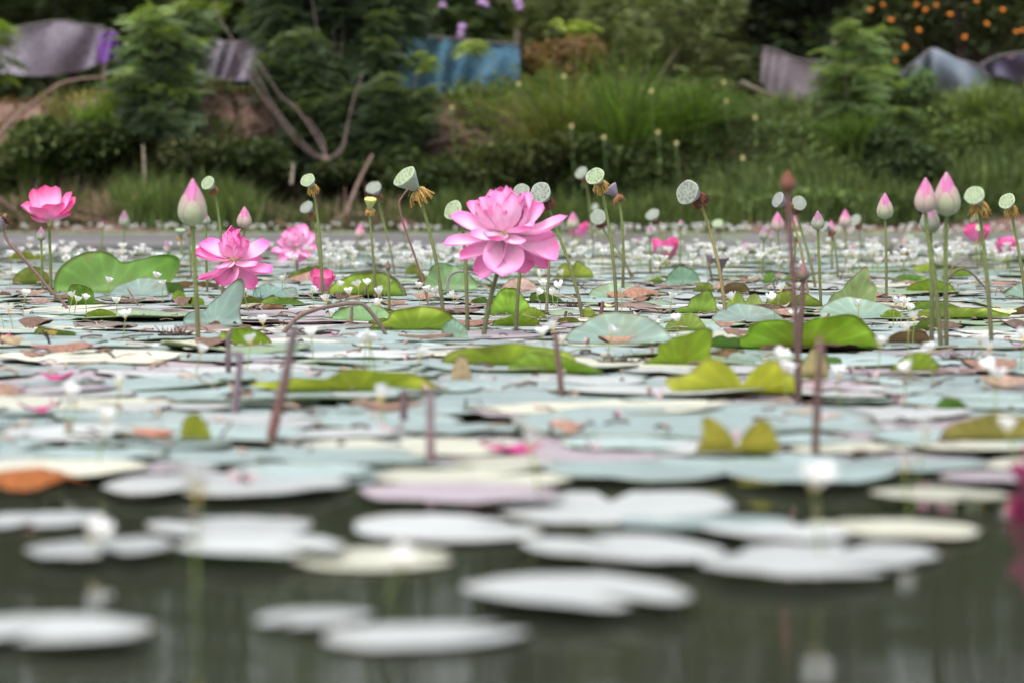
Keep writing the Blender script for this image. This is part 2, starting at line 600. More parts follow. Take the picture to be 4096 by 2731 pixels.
# row of trees behind the nets
k = 0
for (u, Y, hgt, wid, c, lab) in [
        (-500, 37, 7.6, 1.7, (.040, .060, .030), 'dark broad tree rising behind the lilac netting, outermost of its row'),
        (250, 35, 6.0, 1.5, (.030, .044, .020), 'dark tree standing right behind the lilac shade netting'),
        (900, 38, 8.0, 1.6, (.055, .085, .040), 'dark green tree behind the feathery sapling and netting'),
        (1500, 36, 8.0, 1.6, (.060, .090, .042), 'mid green tree behind the multi-stemmed feathery tree'),
        (2120, 38, 8.2, 1.7, (.055, .080, .040), 'leafy tree rising behind the blue netting'),
        (2750, 35, 7.4, 1.5, (.085, .105, .050), 'pale olive leafy tree behind the tall grass clump'),
        (3250, 39, 8.0, 1.5, (.030, .038, .026), 'very dark tree behind the grey netting'),
        (3800, 36, 8.2, 1.7, (.045, .066, .034), 'dark green tree towering behind the orange flowered shrub'),
        (4450, 37, 6.0, 1.6, (.034, .050, .025), 'dark tree behind the patterned cloth')]:
    b = bankpt(u, Y)
    g = np.random.default_rng(50 + k)
    blobs = []
    for q in range(22):
        z = 1.3 + (hgt - 1.3) * q / 21 + g.uniform(-.2, .2)
        a = g.uniform(0, 6.28)
        rr = wid * (1.0 - .45 * max(0, q / 21 - .5)) * g.uniform(.2, .75)
        blobs.append((b[0] + math.cos(a) * rr, b[1] + math.sin(a) * rr * .7, z, wid * g.uniform(.45, .75), wid * .5, g.uniform(.5, .85)))
    tree('bank_tree', lab, 'tree', b, blobs, 6500 if k % 2 else 15000, .17, np.array(c) * 1.2, FROND_S if k % 2 else LEAF, (.06, .05, .04), 'trees behind the bank', .07, 60 + k, dv=.45)
    k += 1
# marigold-orange flowering shrub at the right
b = bankpt(3850, 33.0)
blobs = [E(3560, 60, 33, 170, 150, .5), E(3850, 20, 33, 260, 170, .6), E(4100, 90, 33, 220, 160, .5), E(3800, -250, 33, 420, 260, .8), E(3720, 170, 33.4, 160, 110, .4)]
t_ = tree('orange_flowering_shrub', 'dark leafy shrub dotted with small orange flowers behind the tarp', 'shrub', b, blobs, 5200, .10, (.045, .062, .028), LEAF, (.06, .045, .04), None, .05, 71)
g = np.random.default_rng(72)
def ball(mb, c, r, col, squash=.7, k=8):
    th = np.linspace(0, math.pi, 6)
    lathe(mb, [(r * math.sin(a) + 1e-5, -r * squash * math.cos(a)) for a in th], np.asarray(c, float), (0, -.6, .8), col, k)
for (u, v) in [(3533, 22), (3664, 22), (3703, 40), (3748, 20), (3565, 80), (3675, 122), (3910, 5), (3950, 95), (4065, 130), (4090, 120), (3580, 245), (3620, 190), (4010, 40), (3800, 60), (3480, 40), (3860, 150)]:
    mb = MB()
    p = atY(u, v, 32.45)
    for q in range(4):
        ball(mb, p + np.clip(g.normal(size=3), -1, 1) * .010, g.uniform(.017, .026), (.70, .26, .03))
    mb.build('orange_flower', M_petal, t_, b)

def plumes(name, label, base, shoots, per, fl, col, tip, seed, trunk_c=(.12, .09, .08), Y=27.3, group=None):
    """shoots: (u0, v0, u1, v1) picture lines; each carries tiers of drooping feathery leaves, paler new growth at its tip"""
    g = np.random.default_rng(seed)
    root = empty(name, base, label, 'tree', group)
    tb, cb, starts = MB(), MB(), []
    col, tip = np.array(col), np.array(tip)
    for (u0, v0, u1, v1) in shoots:
        Ys = Y + g.uniform(-.35, .6)
        while Ys > 25.5:                                   # keep the shoot clear of the earth face
            q = atY((u0 + u1) / 2, max(v0, v1) - 20, Ys)
            if bank_h(q[0], Ys) < q[2] - .05:
                break
            Ys -= .15
        p0, p1 = atY(u0, v0, Ys + g.uniform(-.2, .2)), atY(u1, v1, Ys)
        starts.append(p0)
        P = bez(p0, p0 * .6 + p1 * .4 + [0, 0, .08], p1 * .7 + p0 * .3 + [g.normal() * .06, 0, .05], p1, 12)
        tube(tb, P, np.linspace(.009, .003, 12), trunk_c, 5)
        ln = np.linalg.norm(p1 - p0)
        n = max(int(per * ln), 8)
        t = np.sort(g.uniform(.08, 1, n))
        pt = np.stack([np.interp(t, np.linspace(0, 1, 12), P[:, k]) for k in range(3)], 1)
        kk = (np.clip((t - .72) / .28, 0, 1) ** 1.5)[:, None]
        sh = math.exp(g.normal() * .35)
        cc = cols_of(g, n, (1, 1, 1), .22, .1) * (col * sh * (1 - kk) + tip * kk)
        scatter(cb, FROND, pt, fl * g.uniform(.7, 1.25, n) * (1.1 - .45 * t), cc, g, (-.25, .45))
    cb.build('crown', M_fol, root, base, smooth=False)
    b0 = base + np.array([0, 0, -.1])
    for p0 in starts:
        tube(tb, bez(b0, base + [0, 0, .3], p0 * .8 + base * .2, p0, 8), np.linspace(.012, .007, 8), trunk_c, 5)
    tb.build('trunk', M_wood, root, base)
    return root
# big multi-stemmed feathery tree, left of centre
b = bankpt(1330, 26.6)
g = np.random.default_rng(79)
sh_ = []
for q in range(62):
    u1 = g.uniform(1010, 1720)
    v1 = g.uniform(-420, 420) if u1 < 1560 else g.choice([g.uniform(-420, 60), g.uniform(330, 560)])
    sh_.append((u1 * .55 + 1330 * .45 + g.normal() * 40, min(v1 + g.uniform(230, 420), 660), u1, v1))
for q in range(26):
    u1, v1 = g.uniform(1080, 1720), g.uniform(380, 640)
    sh_.append((u1 * .6 + 1330 * .4, v1 + g.uniform(40, 120), u1, v1))
plumes('feathery_tree', 'large multi-stemmed feathery green tree leaning over the bank', b, sh_, 150, .25, (.088, .125, .078), (.16, .21, .085), 81, (.07, .055, .05))
b = bankpt(1260, 26.0)
bb = atY(1310, 625, 26.0)
root = empty('bare_branching_shrub', b, 'bare pale brown branches fanning up from the shaded bank', 'shrub')
for pts in [[(1310, 640), (1255, 625), (1180, 560), (1090, 440), (1005, 320), (930, 160), (880, 80), (850, -20)],
            [(1310, 640), (1240, 600), (1160, 510), (1080, 400), (1000, 250)], [(1310, 640), (1270, 560), (1190, 440), (1120, 380), (1040, 260), (1000, 220)],
            [(1310, 640), (1370, 600), (1395, 480), (1420, 380), (1450, 300)], [(1305, 640), (1290, 560), (1230, 470)], [(1310, 640), (1365, 590), (1390, 500)]]:
    P = spline([atY(u, v, 26.0 + .06 * i) for i, (u, v) in enumerate(pts)], 24)
    mb = MB()
    tube(mb, P, np.linspace(.011, .005, 24), (.115, .085, .078), 6)
    mb.build('branch', M_wood, root, b)
mb = MB()
tube(mb, spline([b + [0, 0, -.1], (b + bb) / 2, bb], 8), .04, (.13, .09, .08), 7)
mb.build('trunk', M_wood, root, b)

# paler feathery sapling by the lilac net
b = bankpt(640, 27.6)
g = np.random.default_rng(78)
sh_ = [(640, 520, 560, 60), (640, 480, 620, 30), (640, 500, 680, 110), (630, 420, 500, 150), (640, 430, 760, 150), (640, 540, 540, 260), (650, 540, 740, 270), (640, 560, 470, 290), (640, 570, 620, 330), (640, 590, 720, 350), (700, 300, 830, 40), (720, 330, 800, 110), (690, 250, 740, 10), (640, 560, 560, 370)]
plumes('feathery_sapling', 'pale green feathery sapling in front of the lilac netting', b, sh_, 95, .30, (.15, .21, .125), (.26, .35, .09), 82, (.16, .11, .10), 27.6, 'feathery saplings')
tree('leafy_sprig', 'small lime green sprig growing at the picture edge by lilac netting', 'shrub', bankpt(-30, 27.4), [E(-10, 130, 27.4, 50, 60, .2), E(-20, 260, 27.4, 45, 90, .2)], 110, .18, (.16, .24, .05), FROND_S, (.12, .1, .06), None, .015, 83, elev=(-.2, .3))
for i, (u, v, r1, r2, lab) in enumerate([(1690, 240, 60, 40, 'lime green new shoots in front of the blue net'), (1900, 190, 60, 35, 'yellow green sprig above the blue net'), (1345, 330, 60, 45, 'bright green shoot inside the feathery tree'), (2300, 105, 60, 25, 'yellow green shoot tip above the tall grass')]):
    tree('bright_shoot', lab, 'shoot', bankpt(u, 26.9), [E(u, v, 26.9, r1, r2, .2)], 36, .13, (.20, .26, .05), FROND_S, (.14, .13, .05), 'bright young shoots on the bank', .012, 84 + i, elev=(-.2, .3))
# sapling right of centre
b = bankpt(3420, 27.3)
sh_ = [(3420, 500, 3390, 70), (3420, 480, 3440, 110), (3420, 500, 3310, 190), (3420, 520, 3500, 180), (3420, 540, 3290, 270), (3420, 540, 3520, 260), (3430, 560, 3340, 330), (3430, 560, 3470, 300), (3500, 520, 3590, 330), (3500, 560, 3620, 430), (3420, 560, 3400, 250), (3480, 420, 3540, 110)]
plumes('feathery_sapling', 'light green feathery sapling beside the grey netting', b, sh_, 95, .25, (.16, .23, .10), (.28, .37, .11), 90, (.14, .11, .08), 27.3, 'feathery saplings')
# olive wispy shrub top centre-right
b = bankpt(2560, 29.5)
blobs = [E(2200, 120, 29.5, 170, 110, .4), E(2350, 60, 29.5, 150, 120, .4), E(2640, 60, 30, 170, 120, .5), E(2800, 160, 30, 150, 110, .5), E(2500, 180, 29.6, 150, 80, .4), E(2880, 40, 30, 110, 130, .4), E(2150, 0, 29.5, 150, 120, .4)]
tree('wispy_shrub', 'wispy olive green shrub above the tall arching grass', 'shrub', b, blobs, 3000, .11, (.10, .125, .055), FROND, (.09, .07, .05), None, .03, 91)
b = bankpt(2260, 28.2)
tree('dry_shrub', 'rusty brown withering shrub left of the tall arching grass', 'shrub', b, [E(2200, 230, 28.2, 110, 60, .3), E(2330, 210, 28.2, 90, 70, .3), E(2260, 290, 28.2, 120, 50, .3)], 900, .09, (.15, .095, .055), LEAF, (.1, .07, .05), None, .015, 93)
g = np.random.default_rng(92)
for (u, v) in [(1770, 18), (1925, 8), (1940, 20), (2075, 30), (2070, 2), (1850, 110), (1845, 138)]:
    mb = MB()
    p = atY(u, v, 27.2)
    for q in range(5):
        ball(mb, p + np.clip(g.normal(size=3), -1, 1) * .014, g.uniform(.028, .036), (.42, .26, .48))
    tag(mb.build('purple_flower', M_petal, None, p), 'small mauve flower cluster in the leaves above the blue net', 'flower', 'mauve flowers above the blue net')

# low shrubs on the left slope
for i, (u, Y, ru, rv, v, n, sz, c, lab) in enumerate([
        (330, 25.9, 230, 150, 620, 2600, .11, (.026, .040, .016), 'dark low bush below the earth ledge'),
        (760, 25.9, 250, 130, 620, 2800, .10, (.050, .062, .034), 'dusty olive bush at the foot of the ledge'),
        (90, 26.0, 170, 140, 600, 1800, .11, (.042, .062, .026), 'dark weedy bush below the ledge beside the dry branches'),
        (1010, 25.8, 170, 120, 660, 1700, .10, (.028, .040, .020), 'dark shaded bush beneath the bare branches'),
        (1390, 25.7, 200, 90, 700, 1800, .10, (.020, .028, .014), 'shaded bush under the large feathery tree'),
        (1680, 25.7, 190, 120, 690, 1700, .11, (.030, .046, .022), 'shaded green bush right of the bare branches'),
        (2100, 25.9, 240, 130, 640, 2300, .10, (.034, .044, .020), 'dark bush at the base of the tall grass'),
        (2480, 25.8, 230, 150, 650, 2300, .10, (.032, .048, .020), 'dark green bush under the arching grass clump'),
        (3580, 26.0, 220, 130, 620, 2300, .10, (.030, .048, .026), 'dark bush halfway up the grassy slope'),
        (3900, 26.1, 230, 120, 600, 2000, .09, (.052, .080, .032), 'mid green weedy bush on the grassy slope'),
        (3680, 27.0, 90, 120, 380, 700, .10, (.06, .10, .05), 'small leafy weed in front of the blue grey tarp')]):
    b = bankpt(u, Y)
    g = np.random.default_rng(120 + i)
    blobs = [E(u + g.uniform(-.6, .6) * ru, v + g.uniform(-.4, .6) * rv, Y + g.uniform(-.1, .5), ru * .5, rv * .6, .3) for q in range(5)]
    tree('bank_bush', lab, 'bush', b, blobs, int(n * 2.2), sz * .62, np.array(c) * 1.25, LEAF, (.05, .04, .03), 'low bushes on the bank', .02, 130 + i, dv=.45, yellow=.35)
# tall grass clump, centre
for i, (u, Y, n, h, c, lab) in enumerate([(2500, 26.5, 620, 1.55, (.075, .13, .032), 'tall arching green grass clump above the pond'), (2250, 26.7, 380, 1.25, (.12, .14, .045), 'yellowish tall grass clump beside the arching one'), (2760, 26.7, 380, .7, (.075, .13, .035), 'tall grass clump at the edge of the grassy slope'),
                                          (2060, 26.4, 300, .45, (.09, .13, .04), 'mid height grass clump by the reddish earth'), (3420, 26.5, 420, .6, (.07, .12, .035), 'tall grass below the light green sapling'), (3930, 26.8, 320, .5, (.085, .125, .04), 'tall grass in front of the tarp'), (4080, 26.4, 300, .5, (.08, .12, .04), 'tall grass under the patterned cloth')]):
    tuft('tall_grass', lab, 'grass', u, Y, n, h, .07, c, 1.15, .011, 150 + i, 'tall grass clumps', .12)
for i, (u, Y, n, h, c, lab) in enumerate([(380, 26.35, 240, .5, (.11, .20, .03), 'bright green grass tuft on the ledge'), (460, 26.35, 120, .5, (.12, .20, .035), 'small bright grass tuft beside the bigger one'), (140, 26.2, 260, .55, (.08, .13, .035), 'green grass tuft near the dry branches'), (250, 26.6, 120, .4, (.14, .15, .06), 'short pale grass tuft on the earth'), (340, 27.2, 40, .22, (.2, .2, .07), 'pale seeding grass on top of the ledge'), (700, 27.4, 50, .2, (.15, .17, .07), 'thin dry grass under the netting')]):
    tuft('grass_tuft', lab, 'grass', u, Y, n, h, .06, c, .6, .007, 160 + i, 'grass tufts on the ledge', .12)
# uncountable grass cover
g = np.random.default_rng(170)
mb = MB()
for (u0, u1, y0, y1, n, h, c) in [(480, 1000, 24.95, 25.5, 160, .42, (.075, .115, .045)), (2820, 4300, 25.3, 27.6, 330, .26, (.065, .10, .042)), (2820, 4300, 25.3, 26.0, 150, .36, (.075, .115, .05)), (1750, 2900, 24.9, 25.6, 240, .40, (.065, .10, .04)), (1900, 4300, 28.0, 30.5, 50, .16, (.075, .10, .045)), (-200, 1000, 25.6, 26.5, 110, .24, (.06, .085, .035)), (1900, 2900, 25.8, 27.6, 80, .3, (.07, .11, .035)), (-200, 500, 24.9, 25.6, 60, .3, (.09, .09, .05)), (1000, 1800, 24.9, 25.6, 70, .26, (.07, .085, .045))]:
    for q in range(n):
        b = bankpt(g.uniform(u0, u1), g.uniform(y0, y1))
        k = math.exp(g.normal(0, .3))
        grass(mb, g, b, 26, h * g.uniform(.6, 1.25), .07, np.array(c) * k, .6, .0065, .25, .4, .1)
o = mb.build('bank_grass', M_grass, None, (0, 25, 0), smooth=False)
tag(struct(o, 'stuff'), 'rough green grass covering the far bank', 'grass')

g = np.random.default_rng(171)
mb = MB()                                                   # low broad-leaved weeds between the grass
for (u0, u1, y0, y1, n, hh, c) in [(2750, 4350, 25.3, 27.3, 17000, .26, (.070, .108, .048)), (1800, 2900, 25.2, 27.8, 9000, .35, (.062, .09, .035)), (-150, 1100, 25.0, 26.5, 4500, .2, (.055, .075, .035)), (-150, 1900, 26.3, 28.4, 4200, .10, (.085, .06, .038)), (400, 1900, 26.0, 27.6, 3000, .16, (.05, .068, .034)), (1000, 1900, 25.0, 26.6, 3500, .2, (.035, .05, .025)), (1850, 4300, 27.6, 30, 1500, .10, (.07, .09, .04))]:
    yy = g.uniform(y0, y1, n)
    xx = (g.uniform(u0, u1, n) - U0) / F * yy
    pt = np.stack([xx, yy, bank_h(xx, yy)], 1)
    tall = hh * (.55 + .6 * vnoise(pt[:, :2], 2.2, 33)).clip(.05, 1.3)
    pt[:, 2] += g.uniform(0, 1, n) * tall
    cc = cols_of(g, n, c, .4, .4) * np.clip(1 + .75 * vnoise(pt[:, :2], 1.6, 35), .35, 2.0)[:, None]
    scatter(mb, LEAF, pt, g.uniform(.04, .085, n), cc, g)
o = mb.build('bank_weeds', M_fol, None, (0, 25, 0), smooth=False)
tag(struct(o, 'stuff'), 'low leafy weeds covering the slope of the far bank', 'weeds')

# nets, tarp and cloth strung along the top of the bank
def net(name, label, corners, mat, Y, sag=.06, fold=.05, seed=0, posts=()):
    """corners: picture polygon top row and bottom row (same count)"""
    top, bot = corners
    n, m = 40, 14
    base = bankpt((top[0][0] + top[-1][0]) / 2, Y)
    root = empty(name, base, label, 'netting' if 'net' in name else 'cloth')
    T = spline([atY(u, v, Y) for u, v in top], n)
    B = spline([atY(u, v, Y + .1) for u, v in bot], n)
    g = np.random.default_rng(seed)
    t = np.linspace(0, 1, m)[None, :, None]
    V = T[:, None] * (1 - t) + B[:, None] * t
    ph = np.linspace(0, 1, n)[:, None]
    V[..., 1] += fold * np.sin(ph * 13 + 5 * np.sin(ph * 5 + seed) + t[..., 0] * 3) * (.4 + t[..., 0]) + fold * vnoise(V[..., [0, 2]], 3, seed)
    mb = MB()
    mb.add(V.reshape(-1, 3), gridf(n, m), (.3, .3, .3))
    mb.build('sheet', mat, root, base)
    mb = MB()
    tube(mb, T, .012, (.12, .11, .11), 5)
    mb.build('rope', M_wood, root, base)
    for pu in posts:
        mb = MB()
        pb = bankpt(pu, Y + .12)
        pt = atY(pu, top[0][1] - 30, Y + .12)
        tube(mb, np.linspace(pb - [0, 0, .2], pt, 5), .03, (.10, .08, .07), 6)
        mb.build('post', M_wood, root, base)
    return root
n1 = net('shade_net', 'pale lilac grey shade netting hung left of the feathery sapling', ([(-150, 150), (100, 105), (240, 85), (330, 100), (420, 110)], [(-150, 280), (60, 300), (170, 305), (300, 285), (430, 250)]), M_net_lilac, 30.5, seed=1, posts=(-120, 420))
n2 = net('violet_net', 'bright violet strip of netting between lilac netting and sapling', ([(395, 150), (440, 120), (480, 150)], [(380, 245), (430, 250), (480, 240)]), M_net_violet, 30.3, seed=2)
n3 = net('shade_net', 'lilac grey netting between the sapling and the big feathery tree', ([(720, 180), (830, 160), (930, 170), (1060, 150)], [(720, 260), (830, 310), (900, 325), (1080, 320)]), M_net_lilac, 30.5, seed=3, posts=(1050,))
n4 = net('shade_net', 'blue shade netting hanging behind the feathery tree', ([(1600, 150), (1750, 150), (1900, 165), (2080, 180)], [(1600, 350), (1750, 370), (1900, 372), (2080, 360)]), M_net_blue, 29.2, seed=4, posts=(1610, 2070))
n5 = net('shade_net', 'plain grey netting right of the tall grass', ([(3050, 190), (3110, 205), (3200, 240), (3350, 250)], [(3040, 330), (3110, 400), (3200, 430), (3350, 440)]), M_net_grey, 29.8, fold=.018, seed=5, posts=(3340,))
n6 = net('draped_tarp', 'blue grey tarp draped like a tent on the right bank', ([(3600, 300), (3700, 215), (3740, 198), (3830, 240), (3900, 260), (3960, 310)], [(3600, 420), (3700, 425), (3750, 430), (3830, 430), (3900, 435), (3945, 425)]), M_tarp, 29.0, fold=.1, seed=6)
n7 = net('patterned_cloth', 'dark cloth with pale pink spots hung beside the tarp', ([(3920, 260), (4000, 225), (4100, 210), (4250, 200)], [(3945, 300), (4010, 310), (4100, 330), (4250, 330)]), M_cloth, 29.3, seed=7, posts=(4240,))

# dry branches and roots by the water line
for i, (pts, r, lab) in enumerate([
        ([(-20, 560), (60, 470), (160, 390)], .022, 'pale dry stick slanting over the ledge'), ([(170, 385), (260, 330), (430, 305)], .02, 'thin curved dry branch below the lilac netting'),
        ([(1385, 860), (1430, 740), (1490, 620)], .02, 'grey stick leaning up out of the bank'), ([(1650, 590), (1800, 555), (1920, 525)], .025, 'dark fallen branch across the reddish earth'),
        ([(-20, 790), (60, 850), (160, 900), (300, 930)], .03, 'dry brown branch sloping into the pond'), ([(-20, 860), (90, 880), (230, 915)], .02, 'thin dry branch along the waterline'), ([(420, 920), (300, 880), (150, 830)], .02, 'dead twig arching over the waterline'),
        ([(1290, 920), (1400, 860), (1550, 880), (1680, 930)], .025, 'brown arching branch at the waterline under the trees'), ([(1330, 935), (1450, 900), (1600, 870)], .02, 'thin brown branch at the foot of the bank'),
        ([(2510, 940), (2525, 900), (2522, 880)], .03, 'pale snag standing out of the far water'), ([(580, 740), (575, 640), (572, 580)], .013, 'pale upright stake in front of the dark bush'), ([(1165, 740), (1172, 680), (1170, 655)], .014, 'pale grey stake in the shade under the trees'),
        ([(2960, 330), (3050, 370), (3120, 395)], .03, 'pale log lying beside the grey netting')]):
    Yb = 25.0 if pts[0][1] > 700 else (26.3 if i in (0, 2) else (27.9 if i in (1, 12) else 26.5))
    if i in (10, 11):
        Yb = 25.3
    P = spline([atY(u, v, Yb + .12 * q) for q, (u, v) in enumerate(pts)], 18)
    mb = MB()
    tube(mb, P, np.linspace(r, r * .5, 18), (.17, .115, .095) if i < 10 else (.18, .155, .12), 6)
    tag(mb.build('dry_branch', M_wood, None, P[0]), lab, 'branch')
g = np.random.default_rng(175)
mb = MB()
for q in range(260):
    u = g.choice([g.uniform(-50, 330), g.uniform(400, 480), g.uniform(900, 1800)])
    p = bankpt(u, g.uniform(24.9, 25.4))
    d = unit([g.normal(), g.normal() * .3, g.uniform(-.2, 1)])
    L_ = g.uniform(.12, .4)
    tube(mb, [p - d * .05, p + d * L_ * .5 + [0, 0, .02], p + d * L_], [.006, .005, .002], np.array([.24, .15, .12]) * g.uniform(.5, 1.3), 4)
tag(struct(mb.build('dry_twigs', M_wood, None, (0, 25, 0)), 'stuff'), 'tangle of dry roots and twigs at the waterline', 'twigs')
# pale round flowers on the bank
for i, (u, v, Y) in enumerate([(1808, 430, 26.2), (2285, 505, 25.6), (2415, 550, 25.6), (2705, 573, 25.6), (2970, 632, 25.5), (2075, 335, 26.4), (2895, 330, 26.6), (1580, 455, 26.3), (2905, 405, 26.5), (2255, 305, 26.4), (2605, 365, 26.0), (3020, 470, 26.4), (2632, 530, 25.6)]):
    p = atY(u, v, Y)
    mb = MB()
    for a in range(7):
        an = a * 6.283 / 7
        d = np.array([math.cos(an), -.35, math.sin(an)])
        s = np.array([-math.sin(an), 0, math.cos(an)])
        mb.add([p, p + d * .011 + s * .008, p + d * .021, p + d * .011 - s * .008], [(0, 1, 2, 3)], (.72, .66, .36))
    b = bankpt(u, Y)
    root = empty('cream_flower', b, 'small cream round wildflower among the bank grass', 'flower', 'cream wildflowers on the bank')
    mb.build('petals', M_white, root, b)
    mb = MB()
    ball(mb, p + [0, -.006, 0], .009, (.6, .45, .06))
    mb.build('centre', M_white, root, b)
    mb = MB()
    tube(mb, spline([b, (b + p) / 2 + [.02, 0, 0], p], 8), .004, (.1, .15, .05), 5)
    mb.build('stalk', M_stem, root, b)

# ================================================================== THE POND PLANTS
GST, BST = np.array([.13, .165, .045]), np.array([.085, .055, .042])        # green and brown stem pigment
def stem_part(root, base, P, r=.0046, top=GST, bot=BST, mid=.36, name='stem', seed=0, mat=None):
    n = len(P)
    t = np.linspace(0, 1, n)
    k = np.clip((t - mid + .3) / .6, 0, 1)[:, None]
    C = bot * (1 - k) + top * k
    g = np.random.default_rng(seed)
    rr = r * (1.12 - .25 * t) * (1 + .05 * g.normal(size=n))
    mb = MB()
    tube(mb, P, rr, C, 8)
    return mb.build(name, mat or M_stem, root, base)
def stem_path(base, head, tan, bow=0.0, n=18):
    H = np.linalg.norm(head - base)
    b0 = base - np.array([0, 0, .12])
    side = np.array([bow * H, 0, 0])
    return bez(b0, base + np.array([0, 0, .35 * H]) + side, head - unit(tan) * .28 * H + side, head, n)

# ------------------------------------------------------------------ petals
def petal(mb, base, tip, inner, width, cup=.5, bow=.12, ruf=0.0, c0=(.93, .68, .72), c1=(.88, .36, .60), c2=(.72, .06, .26), seed=0, nu=10, nv=7, roll=0.0, wide=.6):
    g = np.random.default_rng(seed)
    base, tip = np.asarray(base, float), np.asarray(tip, float)
    d = tip - base
    L_ = np.linalg.norm(d)
    d = d / L_
    s = unit(np.cross(d, inner))
    nn = np.cross(s, d)
    if np.dot(nn, inner) < 0:
        nn = -nn
    if roll:
        s, nn = s * math.cos(roll) + nn * math.sin(roll), nn * math.cos(roll) - s * math.sin(roll)
    u = np.linspace(0, 1, nu) ** .92
    v = np.linspace(-1, 1, nv)
    a, b = wide, .42
    um = a / (a + b)
    w = (u ** a * (1 - u) ** b) / (um ** a * (1 - um) ** b)
    w = np.maximum(w, .16 * (1 - u)) * width / 2
    cen = base + d * L_ * u[:, None] - nn * (bow * L_ * 4 * u * (1 - u))[:, None]
    W = w[:, None] * v[None]
    rf = ruf * width * (np.sin(u[:, None] * 9 + v[None] * 4 + g.uniform(0, 6)) + .6 * np.sin(u[:, None] * 15 - v[None] * 6 + g.uniform(0, 6))) * np.abs(v[None]) * u[:, None]
    lift = cup * w[:, None] * v[None] ** 2 + rf
    V = cen[:, None] + s * W[..., None] + nn * lift[..., None]
    k = np.clip(u[:, None] * 1.0 + .22 * v[None] ** 2 * u[:, None] + .04 * np.sin(v[None] * 14), 0, 1.1)
    c0, c1, c2 = map(np.asarray, (c0, c1, c2))
    m1 = np.clip(k / .55, 0, 1)[..., None]
    m2 = np.clip((k - .6) / .42, 0, 1)[..., None] ** 1.15
    C = (c0 * (1 - m1) + c1 * m1) * (1 - m2) + c2 * m2
    V = V.reshape(-1, 3)
    th = -nn * .0007                                       # outer skin, a little below the inner one
    f = gridf(nu, nv)
    mb.add(V, f, C.reshape(-1, 3))
    mb.add(V + th, f[:, ::-1], (C * np.array([.97, .88, .93])).reshape(-1, 3))

def bloom(label, base_px, cen_px, petals, crown=None, fr=None, tones=None, cup_n=0, group=None, bow=0.0, seed=0, name='lotus_flower', stamens=True, tilt=(0, -.25, 1)):
    """petals: (du, dv, depth, width px) tip offsets from the flower centre, in photo pixels; depth<0 comes towards the viewer"""
    base = ground(*base_px)
    Y = base[1]
    s = ppm(Y)
    cen = atY(cen_px[0], cen_px[1], Y)
    root = empty(name, base, label, 'flower', group)
    t = tones or dict()
    g = np.random.default_rng(seed)
    ax = unit(tilt)
    for i, (du, dv, dep, wd) in enumerate(petals):
        tip = cen + np.array([du, dep, -dv]) / s
        d = tip - cen
        inner = ax * np.linalg.norm(d) * 1.0 - d * .15 + np.array([0, -.12, 0]) * np.linalg.norm(d)
        mb = MB()
        petal(mb, cen + d * .04 - ax * .004 * (1 + i * .02), tip, inner, wd / s, cup=g.uniform(.3, .6), bow=g.uniform(.06, .16), ruf=.02, seed=seed + i, roll=g.normal() * .12, **t)
        mb.build('petal', M_petal, root, base)
    if crown:
        cu, cv, ru, rv, n = crown                       # ragged ball of small inner petals
        cc = cen + np.array([cu, 0, -cv]) / s
        for i in range(n):
            a = i * 2.399 + g.normal() * .2
            q = (i + .5) / n
            el = math.asin(np.clip(1 - 1.15 * q, -.3, 1))
            d = np.array([math.cos(a) * math.cos(el) * ru, math.sin(a) * math.cos(el) * ru, math.sin(el) * rv]) / s * g.uniform(.72, 1.16)
            tip = cc + d
            b0 = cen + np.array([d[0] * .25, d[1] * .25, 0])
            up = np.array([0, 0, 1.0])
            inner = up * .6 - d / (np.linalg.norm(d) + 1e-9) * (.9 if el < .9 else .2) + g.normal(size=3) * .25
            mb = MB()
            petal(mb, b0, tip, inner, g.uniform(.16, .46) * (ru + rv) / s, cup=g.uniform(.4, 1.1), bow=g.uniform(.05, .3), ruf=.12, seed=seed + 100 + i, nu=8, nv=6, **t)
            mb.build('inner_petal', M_petal, root, base)
    if stamens:
        mb = MB()
        for i in range(40):
            a, r_ = g.uniform(0, 6.28), g.uniform(.010, .02)
            p0 = cen + np.array([math.cos(a) * .008, math.sin(a) * .008, .004])
            p1 = cen + np.array([math.cos(a) * r_, math.sin(a) * r_, g.uniform(.02, .035)])
            tube(mb, [p0, (p0 + p1) / 2 + [0, 0, .004], p1], [.0007, .0007, .0012], (.85, .52, .12), 4)
        struct(mb.build('stamens', M_petal, root, base), 'stuff')
    mb = MB()
    lathe(mb, [(.004, -.022), (.007, -.008), (.013, 0), (.015, .012), (.012, .018), (.0001, .019)], cen, ax, (.55, .50, .16), 14)
    mb.build('receptacle', M_pod, root, base)
    stem_part(root, base, stem_path(base, cen - ax * .018, ax, bow), .0055 if s > 1300 else .005, seed=seed)
    return root
PALE = dict(c0=(.95, .84, .86), c1=(.93, .65, .83), c2=(.84, .25, .57))
MID = dict(c0=(.94, .76, .80), c1=(.91, .50, .76), c2=(.80, .15, .47))
HOT = dict(c0=(.91, .58, .75), c1=(.88, .36, .64), c2=(.80, .12, .40))
# main double bloom
bloom('large double pink lotus with ragged crown, drooping broad petals and slanting stem', (1925, 1360), (2023, 925),
      [(-225, -64, 60, 120), (-252, 55, 0, 95), (-182, 115, -40, 120), (-96, 192, -60, 135), (-14, 178, -150, 165), (82, 168, -60, 130), (205, 118, -30, 170), (170, 150, 10, 120),
       (248, -62, 20, 130), (150, -110, 70, 100), (92, -158, 90, 90), (-150, -120, 110, 110), (0, -120, 150, 120), (110, -20, -120, 80), (-70, 20, -150, 90), (60, 50, -160, 80), (-140, 20, -80, 80), (200, 20, 90, 120)],
      crown=(-10, -85, 108, 95, 40), tones=PALE, seed=210, bow=-.02)
